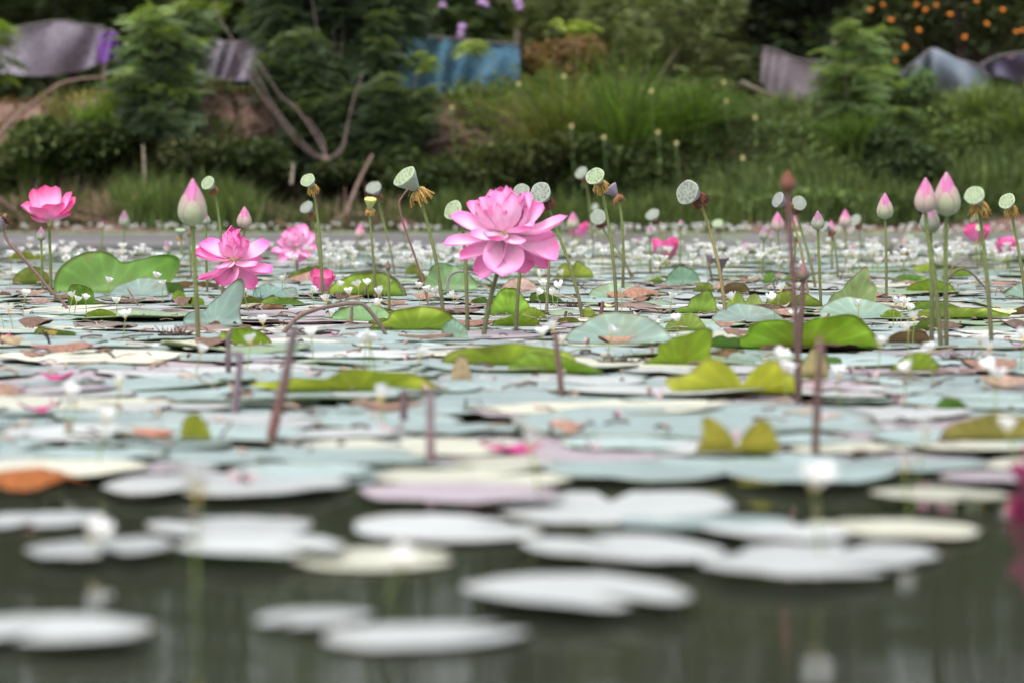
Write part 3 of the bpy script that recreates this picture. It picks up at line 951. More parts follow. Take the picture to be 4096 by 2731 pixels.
# double bloom on the left in focus
bloom('double pink lotus with upright ruffled centre and wide lower petals behind a blue-green leaf', (935, 1278), (935, 1034),
      [(-143, -60, 50, 110), (-162, -18, -30, 90), (-136, 85, -50, 95), (-70, 105, 0, 80), (-36, 112, -50, 100), (80, 124, -20, 85), (157, 56, -40, 100), (142, -64, 40, 110), (-50, 40, -110, 60), (95, 30, -80, 70), (110, 0, 80, 90), (-100, -30, 90, 90)],
      crown=(5, -52, 58, 72, 34), tones=MID, seed=220)
bloom('pale pink double lotus farther back with pointed spreading petals', (1190, 1100), (1185, 985),
      [(33, -90, 20, 60), (81, 12, 0, 60), (-102, 24, -10, 55), (-62, 62, -30, 55), (16, 66, -20, 60), (50, 45, -40, 60), (-80, -20, 20, 50), (70, -50, 30, 60), (-20, 50, -60, 60)],
      crown=(-20, -30, 52, 50, 24), tones=PALE, seed=230)
# single open bloom far left
bloom('single open bright pink lotus bowl alone on a tall green stem', (206, 1197), (196, 880),
      [(-112, -58, -10, 92), (108, -70, -10, 92), (-70, -124, 30, 72), (-24, -139, 60, 74), (18, -136, 60, 74), (88, -112, 30, 74), (-40, -50, -95, 100), (45, -62, -90, 100), (98, -92, 50, 64), (92, -22, -40, 62), (-60, -8, -60, 60), (10, -100, 90, 80)],
      tones=dict(c0=(.93, .68, .80), c1=(.91, .47, .72), c2=(.82, .15, .42)), seed=240, tilt=(0, -.1, 1))
bloom('low cup-shaped pink lotus resting just above the pads behind a brown stem', (1291, 1192), (1291, 1172),
      [(-50, -82, 10, 62), (52, -68, 10, 60), (-36, -98, 30, 56), (-8, -96, 40, 58), (22, -94, 40, 56), (-22, -66, -32, 66), (26, -60, -32, 66), (2, -40, -36, 56), (42, -88, 20, 48)],
      tones=dict(c0=(.85, .55, .68), c1=(.82, .28, .52), c2=(.72, .10, .32)), seed=250, stamens=False, tilt=(0, 0, 1))
def cup_petals(w, h, n, g):
    out = []
    for i in range(n):
        a = i * 2.399
        r_ = w / 2 * (.75 + .3 * g.random())
        out.append((math.cos(a) * r_, -h * (.45 + .5 * g.random()), math.sin(a) * r_, w * .62))
    return out
g = np.random.default_rng(260)
for i, (bp, cp, w, h, lab) in enumerate([((2318, 1020), (2314, 952), 84, 74, 'closed bright pink lotus half hidden behind a pale bud'), ((2690, 1075), (2660, 1040), 110, 95, 'blurred pink lotus with tall petals behind a small purple bud'), ((3912, 1075), (3905, 970), 112, 84, 'bright pink open lotus by the far bank with a pod before it'), ((4040, 1072), (4027, 1022), 100, 84, 'bright pink rounded lotus standing low near the far bank')]):
    bloom(lab, bp, cp, cup_petals(w, h, 13, g), tones=HOT, seed=262 + 20 * i, stamens=False, tilt=(0, 0, 1))
bloom('big dull pink lotus flower bowed onto the open water in the foreground', (4225, 2075), (4225, 2050),
      [(-205, 5, 0, 190), (-180, 22, -70, 180), (-195, -60, 0, 190), (-190, -190, 20, 210), (-120, -265, 30, 210), (-150, -110, -90, 210), (-60, -150, -130, 220), (60, -240, 30, 220), (150, -110, -60, 210), (190, -60, 20, 200), (0, -260, 90, 230)],
      tones=dict(c0=(.30, .20, .15), c1=(.42, .16, .25), c2=(.48, .06, .21)), seed=350, stamens=False, tilt=(0, 0, 1))

# ------------------------------------------------------------------ buds
def bud(label, base_px, x, top, bot, w, tone='pink', bow=0.0, lean=0.0, r=.0046, seed=0, stem_top=GST, name='lotus_bud'):
    base = ground(*base_px)
    Y = base[1]
    s = ppm(Y)
    p0, p1 = atY(x, bot, Y), atY(x + lean, top, Y)
    ax = unit(p1 - p0)
    Hh, Rr = np.linalg.norm(p1 - p0), w / s / 2
    root = empty(name, base, label, 'flower bud', 'closed lotus buds')
    g = np.random.default_rng(seed)
    lo, hi = {'pink': ((.44, .48, .32), (.58, .18, .40)), 'purple': ((.36, .40, .30), (.40, .17, .32)), 'dark': ((.22, .17, .12), (.30, .14, .16)), 'red': ((.20, .09, .06), (.24, .07, .05)), 'rose': ((.50, .42, .36), (.60, .19, .40))}[tone]
    lo, hi = np.array(lo), np.array(hi)
    a, b, n = axes(ax, (0, -1, .1))
    def prof(t):
        return Rr * np.clip(1.0 * (np.sin(np.pi * np.clip(t, 0, 1) ** .62)) ** .85 * (1.08 - .12 * t), 0, None)
    for i in range(8):
        az = (i * 2.2 + seed + g.uniform(-.25, .25)) if i < 5 else math.pi / 2 + (-1.25, .95, -.3)[i - 5] * (1 if seed % 2 else -1) + g.uniform(-.2, .2)
        hgt = (1.0, .985, .97, .95, .93, .86, .70, .55)[i]
        half = (1.2, 1.15, 1.15, 1.05, 1.0, .9, .8, .7)[i]
        off = 1 - .022 * (7 - i) + (.03 if i > 4 else 0)
        nu, nv = 10, 7
        tt = np.linspace(0, 1, nu) * hgt
        v = np.linspace(-1, 1, nv)
        wd = half * (1 - (tt / hgt) ** 2.6) ** .55
        TH = az + wd[:, None] * v[None] * (1 + .55 * tt[:, None])
        rr = (prof(tt) * off)[:, None] * (1 + .015 * (1 - v[None] ** 2)) + .0003
        V = p0 + n * (tt * Hh)[:, None, None] + rr[..., None] * (np.cos(TH)[..., None] * a + np.sin(TH)[..., None] * b)
        k = np.clip((tt[:, None] - (.12 if i < 5 else .35)) / (.55 if i < 5 else .6) + .45 * v[None] ** 4, 0, 1)[..., None]
        C = lo * (1 - k) + hi * k
        C = C * (1 + .06 * g.normal()) * (1 - .22 * np.abs(v[None]) ** 6)[..., None]
        mb = MB()
        mb.add(V.reshape(-1, 3), gridf(nu, nv), C.reshape(-1, 3))
        mb.build('petal', M_petal, root, base)
    mb = MB()
    tt = np.linspace(0, .97, 10)
    lathe(mb, [(max(float(prof(t)) * .88, 1e-5), t * Hh) for t in tt], p0, ax, lo * .6 + hi * .4, 14)
    mb.build('core', M_petal, root, base)
    stem_part(root, base, stem_path(base, p0 + ax * .004, ax, bow), r, top=np.asarray(stem_top), seed=seed)
    return root
BUDS = [
 ('small purple bud beside the open bowl-shaped pink lotus', (174, 1182), 165, 906, 966, 34, 'purple'),
 ('tiny slim purple bud in the white flower patch', (395, 1074), 409, 884, 920, 20, 'purple'),
 ('small purple green bud on a straight stem above the white flowers', (493, 1061), 497, 840, 911, 39, 'purple'),
 ('very small dark bud low among the white flowers', (364, 1090), 369, 976, 1004, 14, 'dark'),
 ('large pale bud with pink tip, out of focus before the double pink lotus', (795, 1390), 770, 712, 908, 112, 'pink'),
 ('grey pink bud peeping out behind the large pale bud', (833, 1188), 824, 850, 902, 34, 'purple'),
 ('smooth purple pink bud rising right behind the double pink lotus', (985, 1205), 977, 825, 916, 57, 'rose'),
 ('small purple bud beside the upright pod with bent stem', (670, 1110), 671, 963, 1018, 29, 'purple'),
 ('small wilted brown bud behind the large pale bud stem', (765, 1120), 757, 915, 950, 18, 'dark'),
 ('hazy pink bud over the far water behind the thin dead stem', (1429, 1030), 1440, 895, 957, 40, 'rose'),
 ('faint pink bud over the far water beside the largest pod', (1640, 1012), 1617, 878, 935, 34, 'rose'),
 ('tiny brown pink bud in front of the half-round green leaf', (1557, 1254), 1553, 1042, 1084, 20, 'dark'),
 ('pale green bud in front of the closed bright pink lotus', (2292, 1046), 2293, 847, 922, 48, 'pink'),
 ('small purple bud left of the grey pod with slanting stem', (2606, 1114), 2601, 897, 954, 35, 'purple'),
 ('small dark purple bud in front of the blurred pink lotus', (2642, 1100), 2640, 970, 1020, 26, 'purple'),
 ('tiny purple bud standing far out over the white flowers', (2719, 1070), 2723, 878, 914, 26, 'purple'),
 ('slim purple bud left of the rosy bud by the dark red stem', (3049, 1112), 3055, 905, 963, 36, 'purple'),
 ('rosy bud touching the dark red blurred stem', (3131, 1088), 3111, 846, 931, 50, 'rose'),
 ('pale rose bud half hidden behind the yellow-stemmed pod', (3172, 1060), 3176, 860, 926, 36, 'rose'),
 ('dark red brown bud high on a long blurred reddish stem', (3192, 1622), 3150, 680, 768, 60, 'red'),
 ('purple bud with dark collar on a stem beside the tall grey-green leaf', (3287, 1242), 3272, 841, 922, 50, 'purple'),
 ('pink bud behind the side-facing pod by the dark collared bud', (3330, 1085), 3326, 880, 945, 34, 'rose'),
 ('rosy bud standing next to a distant grey pod', (3383, 1066), 3381, 837, 911, 47, 'rose'),
 ('pale pink green bud standing alone on a straight stem', (3543, 1212), 3540, 770, 880, 63, 'pink'),
 ('second tallest of the three clustered buds, pink with purple tip', (3766, 1400), 3701, 707, 856, 82, 'rose'),
 ('tallest and fattest of the three clustered buds, pink over pale green', (3792, 1396), 3787, 684, 869, 104, 'pink'),
 ('lowest of the three clustered buds, mauve and grey green', (3723, 1386), 3720, 804, 938, 74, 'purple'),
 ('small pink bud low over the water between two far pods', (3412, 1075), 3410, 978, 1020, 22, 'rose'),
 ('hazy pink bud over the far white flowers', (2984, 1060), 2984, 965, 1010, 32, 'rose'),
 ('closed dull bud standing low on a blurred stem before the olive leaf', (3190, 1432), 3211, 1052, 1126, 50, 'dark'),
 ('faint purple bud just behind the slim purple bud', (3085, 1050), 3086, 925, 965, 24, 'purple'),
 ('tiny distant purple bud left of the pink haze over the far water', (2553, 1045), 2553, 950, 985, 22, 'purple'),
 ('slim dark pointed bud on an upright blurred purple brown stem', (3261, 1830), 3280, 1340, 1440, 34, 'dark'),
 ('small far pink bud beside the dark tilted pods', (3625, 1035), 3622, 940, 990, 28, 'rose'),
]
for i, (lab, bp, x, t, b_, w, tone) in enumerate(BUDS):
    dark = tone in ('red', 'dark') and bp[1] > 1300
    bud(lab, bp, x, t, b_, w, tone, seed=400 + i, bow=random.uniform(-.02, .02), stem_top=(.11, .055, .05) if dark else GST, r=.0052 if bp[1] > 1380 else .0042, lean=random.uniform(-2, 2))

# ------------------------------------------------------------------ seed pods
def pod(label, base_px, face_px, w, axis, tone='green', skirt='gold', slen=1.0, bow=0.0, lean_stem=None, seed=0, deep=1.35, name='lotus_seed_pod', stem_c=(GST, BST), seeds=19, pts=None):
    base = ground(*base_px)
    Y = base[1]
    s = ppm(Y)
    fc = atY(face_px[0], face_px[1], Y)
    ax = unit(axis)
    Rr = w / s / 2
    Lc = Rr * deep
    neck = fc - ax * Lc
    root = empty(name, base, label, 'seed pod', 'lotus seed pods')
    g = np.random.default_rng(seed)
    side, face = {'green': ((.27, .31, .25), (.25, .31, .19)), 'grey': ((.24, .22, .26), (.21, .235, .20)), 'yellow': ((.44, .46, .16), (.46, .44, .14)), 'dark': ((.11, .09, .10), (.19, .18, .18)), 'purple': ((.21, .165, .235), (.24, .25, .24))}[tone]
    side, face = np.array(side), np.array(face)
    k = 26
    wob = 1 + .045 * np.sin(np.linspace(0, 2 * math.pi, k, endpoint=False) * 2 + g.uniform(0, 6)) + .025 * np.sin(np.linspace(0, 2 * math.pi, k, endpoint=False) * 5 + g.uniform(0, 6))
    mb = MB()
    hs = [0, .08, .25, .45, .65, .82, .93, 1.0]
    rs = [.22, .30, .44, .60, .77, .91, .985, 1.0]
    lathe(mb, [(Rr * r_, Lc * h) for h, r_ in zip(hs, rs)], neck, ax, np.array([side * (.85 + .25 * h) for h in hs]), k, wob)
    mb.build('cone', M_pod, root, base)
    mb = MB()
    lathe(mb, [(Rr * 1.0, Lc), (Rr * 1.015, Lc + Rr * .05), (Rr * .97, Lc + Rr * .09), (Rr * .88, Lc + Rr * .06), (Rr * .6, Lc + Rr * .09), (Rr * .3, Lc + Rr * .11), (1e-5, Lc + Rr * .115)], neck, ax,
          np.array([face * .95, face * 1.25, face * 1.3, face * .95, face, face, face]), k, wob)
    mb.build('face', M_pod, root, base)
    if Rr * s > 17:
        mb = MB()
        a, b, n = axes(ax)
        for i in range(seeds):
            q = math.sqrt((i + .6) / seeds) * .8
            th = i * 2.399 + seed
            o = neck + n * (Lc + Rr * .085) + (a * math.cos(th) + b * math.sin(th)) * Rr * q
            z = Rr * .10
            lathe(mb, [(z * 1.25, -.1 * z), (z * 1.2, .35 * z), (z * .9, .4 * z), (z * .8, .1 * z), (z * .45, .35 * z), (1e-6, .5 * z)], o, n, np.array([face, face * 1.25, face * .8, face * .35, face * .75 + [.05, .06, 0], face * .9]), 9)
        struct(mb.build('seeds', M_pod, root, base), 'stuff')
    if skirt:
        c = np.array({'gold': (.55, .33, .10), 'brown': (.28, .14, .07), 'dark': (.16, .06, .04)}[skirt])
        mb = MB()
        ns = int(60 if Rr * s > 22 else 30)
        a, b, n = axes(ax)
        for i in range(ns):
            th = g.uniform(0, 6.28)
            o = neck + (a * math.cos(th) + b * math.sin(th)) * Rr * .26
            ln = Rr * g.uniform(.55, 1.15) * slen
            d = (a * math.cos(th) + b * math.sin(th)) * .55 - n * .35 + np.array([0, 0, -.75]) + g.normal(size=3) * .12
            p2 = o + unit(d) * ln
            pm = o + (a * math.cos(th) + b * math.sin(th)) * ln * .35 - np.array([0, 0, ln * .25])
            tube(mb, [o, pm, p2], [Rr * .04, Rr * .045, Rr * .06], np.array([c * .5, c * .85, c * g.uniform(.8, 1.4)]), 4)
        if skirt == 'gold':
            for i in range(5):
                th = g.uniform(0, 6.28)
                o = neck
                e = a * math.cos(th) + b * math.sin(th)
                tube(mb, [o, o + e * Rr * .6 + n * .1 * Rr, o + e * Rr * .95 - np.array([0, 0, .25 * Rr])], [.0007, .0006, .0006], (.62, .56, .30), 4)
        struct(mb.build('withered_stamens', M_dry, root, base), 'stuff')
    mb = MB()
    lathe(mb, [(.004, -.012), (Rr * .26, -.004), (Rr * .3, .002), (Rr * .24, .006)], neck, ax, (.20, .11, .06), 12)
    mb.build('collar', M_dry, root, base)
    if pts is not None:
        P = spline([base - [0, 0, .1], base] + [atY(u, v, Y) for u, v in pts] + [neck], 24)
    else:
        tan = unit(ax * .55 + np.array([0, 0, .85])) if ax[2] > -.3 else unit(ax)
        P = stem_path(base, neck, tan, bow)
    stem_part(root, base, P, .0046 if s > 1150 else .0042, top=np.asarray(stem_c[0]), bot=np.asarray(stem_c[1]), seed=seed)
    return root
UL = (-.45, -.72, .50)          # most faces look up-left towards the viewer
YST = (np.array([.20, .18, .06]), np.array([.17, .11, .07]))
BRN = (np.array([.10, .07, .05]), np.array([.07, .045, .035]))
PODS = [
 ('pale green pod facing left above the gap right of the large pale bud', (890, 1195), (831, 733), 60, UL, 'green', 'brown', .8, {}),
 ('small pale pod held upright on a stem bent at its foot', (676, 1110), (722, 921), 42, (.05, -.25, .95), 'green', 'gold', .9, dict(pts=[(708, 1070), (727, 1010)])),
 ('dark drooping pod at the picture edge on a long slanting brown stem', (275, 1248), (-12, 902), 66, (-.55, -.4, -.7), 'dark', 'dark', .8, dict(stem_c=(np.array([.17, .10, .09]), np.array([.13, .08, .07])), pts=[(200, 1160), (90, 1030), (25, 955)])),
 ('pale green pod with golden skirt on a tall straight stem behind the low cup lotus', (1293, 1222), (1231, 722), 62, (-.4, -.72, .56), 'green', 'gold', 1.1, {}),
 ('grey double-lobed pod just behind the golden-skirted pod', (1290, 1125), (1226, 830), 54, UL, 'grey', 'brown', 1.0, {}),
 ('small bright yellow upright pod with a fringed golden skirt', (1504, 1201), (1482, 798), 50, (.08, -.3, .95), 'yellow', 'gold', 1.0, dict(deep=1.7)),
 ('grey pod with brown skirt behind the yellow upright pod', (1587, 1110), (1494, 752), 62, (-.3, -.72, .62), 'grey', 'brown', .8, {}),
 ('largest tilted green pod with shaggy tan skirt on a thick stem', (1781, 1303), (1618, 708), 106, (-.60, -.42, .62), 'green', 'gold', 1.1, dict(deep=1.5)),
 ('green pod face peeping out left of the large double pink lotus', (1873, 1342), (1812, 842), 80, (-.5, -.75, .4), 'green', 'brown', .6, {}),
 ('grey pod peeping over the crown of the large double pink lotus', (2059, 1335), (2087, 763), 62, (-.2, -.85, .5), 'grey', 'brown', .6, {}),
 ('big grey pod with dark skirt right of the large double pink lotus crown', (2346, 1290), (2162, 772), 90, (-.42, -.78, .42), 'grey', 'dark', .8, {}),
 ('small hazy grey pod behind the tall pale green pod', (2376, 1046), (2325, 692), 52, UL, 'grey', 'brown', .9, {}),
 ('tall pale green pod with big golden skirt and straight stem', (2467, 1276), (2380, 706), 76, (-.40, -.78, .46), 'green', 'gold', 1.1, {}),
 ('purple grey pod seen from its side behind the golden skirt', (2487, 1210), (2440, 752), 62, (-.62, .1, .7), 'purple', 'brown', 1.1, {}),
 ('flat grey pod with dark skirt on a slanting stem below the tall pods', (2546, 1122), (2393, 870), 64, (-.25, -.86, .42), 'grey', 'dark', .7, {}),
 ('tiny far grey pod between the tall pods', (2385, 1010), (2380, 829), 30, UL, 'grey', 'brown', .7, {}),
 ('hazy grey pod on a yellow leaning stem above the small purple bud', (2690, 1066), (2610, 859), 54, (-.4, -.7, .6), 'grey', 'dark', .7, dict(stem_c=YST)),
 ('round grey pod lying low in front of the olive leaf', (2318, 1122), (2289, 1080), 62, (-.05, -.95, .25), 'grey', 'dark', .3, {}),
 ('big grey pod with clear seeds and dark red skirt standing alone', (2908, 1300), (2750, 771), 104, (-.66, -.70, .22), 'grey', 'dark', .8, dict(deep=1.25, stem_c=YST)),
 ('small far pod with orange skirt behind the lone grey pod', (2887, 1022), (2870, 895), 42, (-.2, -.7, .65), 'green', 'brown', .9, {}),
 ('purple grey pod turned sideways behind the dark red stem', (3239, 1183), (3112, 800), 66, (-.80, -.45, .35), 'purple', 'brown', .8, dict(stem_c=YST, deep=1.4)),
 ('grey pod facing the viewer right of the dark red bud stem', (3270, 1168), (3196, 814), 60, (.1, -.88, .45), 'grey', 'dark', .7, {}),
 ('small pale upright pod on a crooked stem behind the dark red stem', (3194, 1134), (3187, 938), 36, (.0, -.55, .8), 'green', 'brown', .6, dict(pts=[(3165, 1080), (3180, 1010)])),
 ('dry flared brown pod held upright behind the yellow stem', (2895, 1172), (2883, 1032), 70, (.0, -.12, 1), 'dark', None, 1, dict(stem_c=BRN, deep=1.3)),
 ('dark dry pod tilted away next to the flared brown pod', (2855, 1135), (2846, 1030), 46, (.3, .3, .9), 'dark', None, 1, dict(stem_c=BRN)),
 ('hazy grey pod with brown skirt beside the distant rosy bud', (3448, 1052), (3422, 881), 46, UL, 'grey', 'brown', .9, {}),
 ('small pod seen sideways tucked beside the dark collared bud', (3356, 1118), (3299, 908), 46, (-.75, -.35, .45), 'grey', 'brown', 1.0, {}),
 ('pale green pod with long orange skirt right of the three buds', (3974, 1389), (3898, 783), 84, (-.42, -.70, .55), 'green', 'gold', 1.35, {}),
 ('pale green pod with golden skirt at the edge beside the orange-skirted one', (4112, 1235), (4028, 806), 68, (-.45, -.72, .5), 'green', 'gold', 1.2, {}),
 ('small pale pod peeping out beneath the orange skirt', (3925, 1075), (3896, 872), 40, (-.8, -.2, .5), 'green', None, 1, {}),
 ('small pod in front of the far open pink lotus', (3925, 1085), (3917, 912), 30, (-.2, -.8, .5), 'green', None, 1, {}),
 ('far dark pod facing up beside the three clustered buds', (3640, 1052), (3638, 955), 42, (-.1, -.7, .6), 'grey', 'dark', .7, {}),
 ('far dark pod tilted left with brown skirt over the white flowers', (3612, 1075), (3590, 990), 44, (-.8, -.2, .45), 'dark', 'brown', .9, {}),
]
for i, (lab, bp, fp, w, ax, tone, sk, sl, kw) in enumerate(PODS):
    pod(lab, bp, fp, w, ax, tone, sk, sl, seed=500 + i, bow=kw.pop('bow', random.uniform(-.015, .015)), **kw)
def fallen_pod(label, px, w, axis, tone, seed):
    c = ground(px[0], px[1] + w * .35)
    s = ppm(c[1])
    fc = atY(px[0], px[1], c[1])
    return fc, s
for i, (lab, u, v, bv, w, ax, tone) in enumerate([('green grey pod lying face out under the big green leaf', 246, 1146, 1172, 66, (.1, -.97, .15), 'green'), ('pale spent pod with empty holes lying among folded leaves', 334, 1208, 1236, 68, (.15, -.95, .25), 'grey')]):
    pod(lab, (u + 8, bv), (u, v), w, ax, tone, None, 1, seed=560 + i, name='fallen_seed_pod', pts=[(u + 14, bv - 4)], stem_c=BRN)

# ------------------------------------------------------------------ loose stems: arches, stubs and dead stalks
def stalk(label, pts, r=.0042, c0=(.13, .09, .075), c1=(.10, .065, .055), base_row=None, name='bent_stalk', seed=0, taper=.8):
    base = ground(pts[0][0], base_row or pts[0][1])
    Y = base[1]
    P = spline([atY(u, v, Y) for u, v in pts], 30)
    P = np.vstack([[P[0] - [0, 0, .08]], P])
    n = len(P)
    t = np.linspace(0, 1, n)[:, None]
    g = np.random.default_rng(seed)
    mb = MB()
    tube(mb, P, np.linspace(r, r * taper, n) * (1 + .06 * g.normal(size=n)), np.array(c0) * (1 - t) + np.array(c1) * t, 8)
    return tag(mb.build(name, M_stem, None, base), lab_fix(label), 'stalk')
def lab_fix(s):
    return s
GRY = (.17, .14, .13)
for i, (lab, pts, r, c0, c1) in enumerate([
 ('thin dark stalk arching over in front of the half-round green leaf', [(1461, 1199), (1465, 1160), (1490, 1115), (1529, 1097), (1575, 1110), (1605, 1145), (1623, 1208)], .0038, (.09, .075, .07), (.14, .115, .11)),
 ('grey stalk arched like a hoop left of the slanting lotus stem', [(1806, 1195), (1790, 1150), (1800, 1105), (1840, 1087), (1900, 1095), (1950, 1118), (1992, 1150)], .0045, (.22, .19, .19), (.13, .10, .10)),
 ('thin dark stalk arching behind the clustered buds', [(3777, 1175), (3790, 1120), (3836, 1079), (3880, 1090), (3930, 1140), (3955, 1176)], .0040, (.10, .08, .06), (.10, .075, .06)),
 ('fine hooped stalk behind the other arch by the clustered buds', [(3790, 1120), (3810, 1070), (3857, 1045), (3900, 1048)], .0032, (.16, .12, .09), (.16, .13, .09)),
 ('low black stalk looping beside the round fallen pod', [(2228, 1178), (2232, 1140), (2255, 1118), (2300, 1130), (2350, 1165)], .0036, (.06, .05, .045), (.09, .07, .06)),
 ('thin wiry reddish dead stem hooked at its top under the largest pod', [(1716, 1232), (1690, 1120), (1650, 1000), (1615, 900), (1597, 820), (1608, 790), (1630, 760)], .0034, (.17, .085, .065), (.14, .075, .06)),
 ('plain upright stem rising behind the drooping petals of the large lotus', [(2185, 1274), (2190, 1170), (2196, 1060), (2198, 1000)], .0046, (.15, .13, .07), (.16, .18, .07)),
 ('thick dark blurred stalk slanting up from the water', [(1079, 1780), (1105, 1660), (1135, 1540), (1155, 1440), (1182, 1300)], .0075, (.16, .055, .045), (.10, .085, .09)),
 ('short purple brown stub beneath the wide yellow-green leaf', [(1614, 1712), (1615, 1640), (1616, 1560)], .0062, (.11, .06, .08), (.11, .07, .08)),
 ('purple brown upright stub right of the other under the yellow-green leaf', [(1722, 1872), (1722, 1760), (1720, 1570)], .0062, (.17, .09, .10), (.21, .15, .16)),
 ('upright blurred brown stem with broken reddish top', [(2247, 1596), (2238, 1480), (2228, 1400), (2222, 1335)], .0058, (.11, .07, .06), (.16, .08, .07)),
 ('leaning purplish stub with a bent dead head', [(937, 1658), (948, 1560), (961, 1425), (945, 1415), (918, 1412)], .0055, (.15, .10, .13), (.20, .15, .17)),
 ('dark upright stub beside the leaning purplish one', [(915, 1520), (913, 1430), (914, 1350), (925, 1325)], .0055, (.08, .06, .07), (.16, .11, .11)),
 ('short dark red stub with splintered tip', [(2402, 1288), (2405, 1250), (2412, 1207)], .0058, (.09, .04, .04), (.14, .06, .05)),
 ('tiny crooked dark stub on the blue pad', [(2254, 1292), (2260, 1265), (2266, 1245)], .0045, (.08, .04, .05), (.10, .05, .06)),
 ('very thin yellow stem leaning behind the tall pale green pod', [(2545, 1122), (2500, 1060), (2455, 1005)], .0038, (.12, .10, .06), (.15, .16, .06)),
 ('dark broken stalk bent low behind the spent buds', [(3105, 1180), (3098, 1150), (3092, 1122), (3105, 1120), (3112, 1140)], .004, (.10, .075, .09), (.12, .09, .10)),
 ('brown dry stem bundle bowed over, drooping to the pads', [(1120, 1350), (1160, 1300), (1215, 1256), (1310, 1228), (1430, 1214), (1470, 1235), (1520, 1300), (1574, 1392)], .0058, (.17, .11, .09), (.11, .08, .07)),
 ('drooping dry stem end hanging from the bowed bundle', [(1405, 1330), (1405, 1280), (1408, 1225)], .0045, (.14, .10, .08), (.16, .11, .09)),
 ('low dark stalk curled at the foot of the collared bud', [(3240, 1242), (3255, 1225), (3275, 1222), (3288, 1240)], .0038, (.08, .06, .05), (.08, .06, .05)),
 ('thin brown stalk lying across the blue leaf', [(2270, 1378), (2350, 1376), (2430, 1384), (2520, 1392)], .0034, (.14, .09, .07), (.20, .12, .08)),
 ('long pale brown stalk lying flat beneath the yellow-green leaves', [(1300, 1338), (1450, 1330), (1600, 1334), (1760, 1340)], .0042, (.24, .18, .12), (.20, .13, .09)),
 ('dark thick stalk lying on the cream pads', [(600, 1262), (680, 1248), (780, 1258)], .0085, (.08, .04, .04), (.13, .08, .075)),
 ('blackish stalk behind the low blurred bud', [(3150, 1195), (3200, 1150), (3230, 1120)], .004, (.12, .09, .08), (.12, .09, .08))]):
    stalk(lab, pts, r, c0, c1, seed=600 + i)

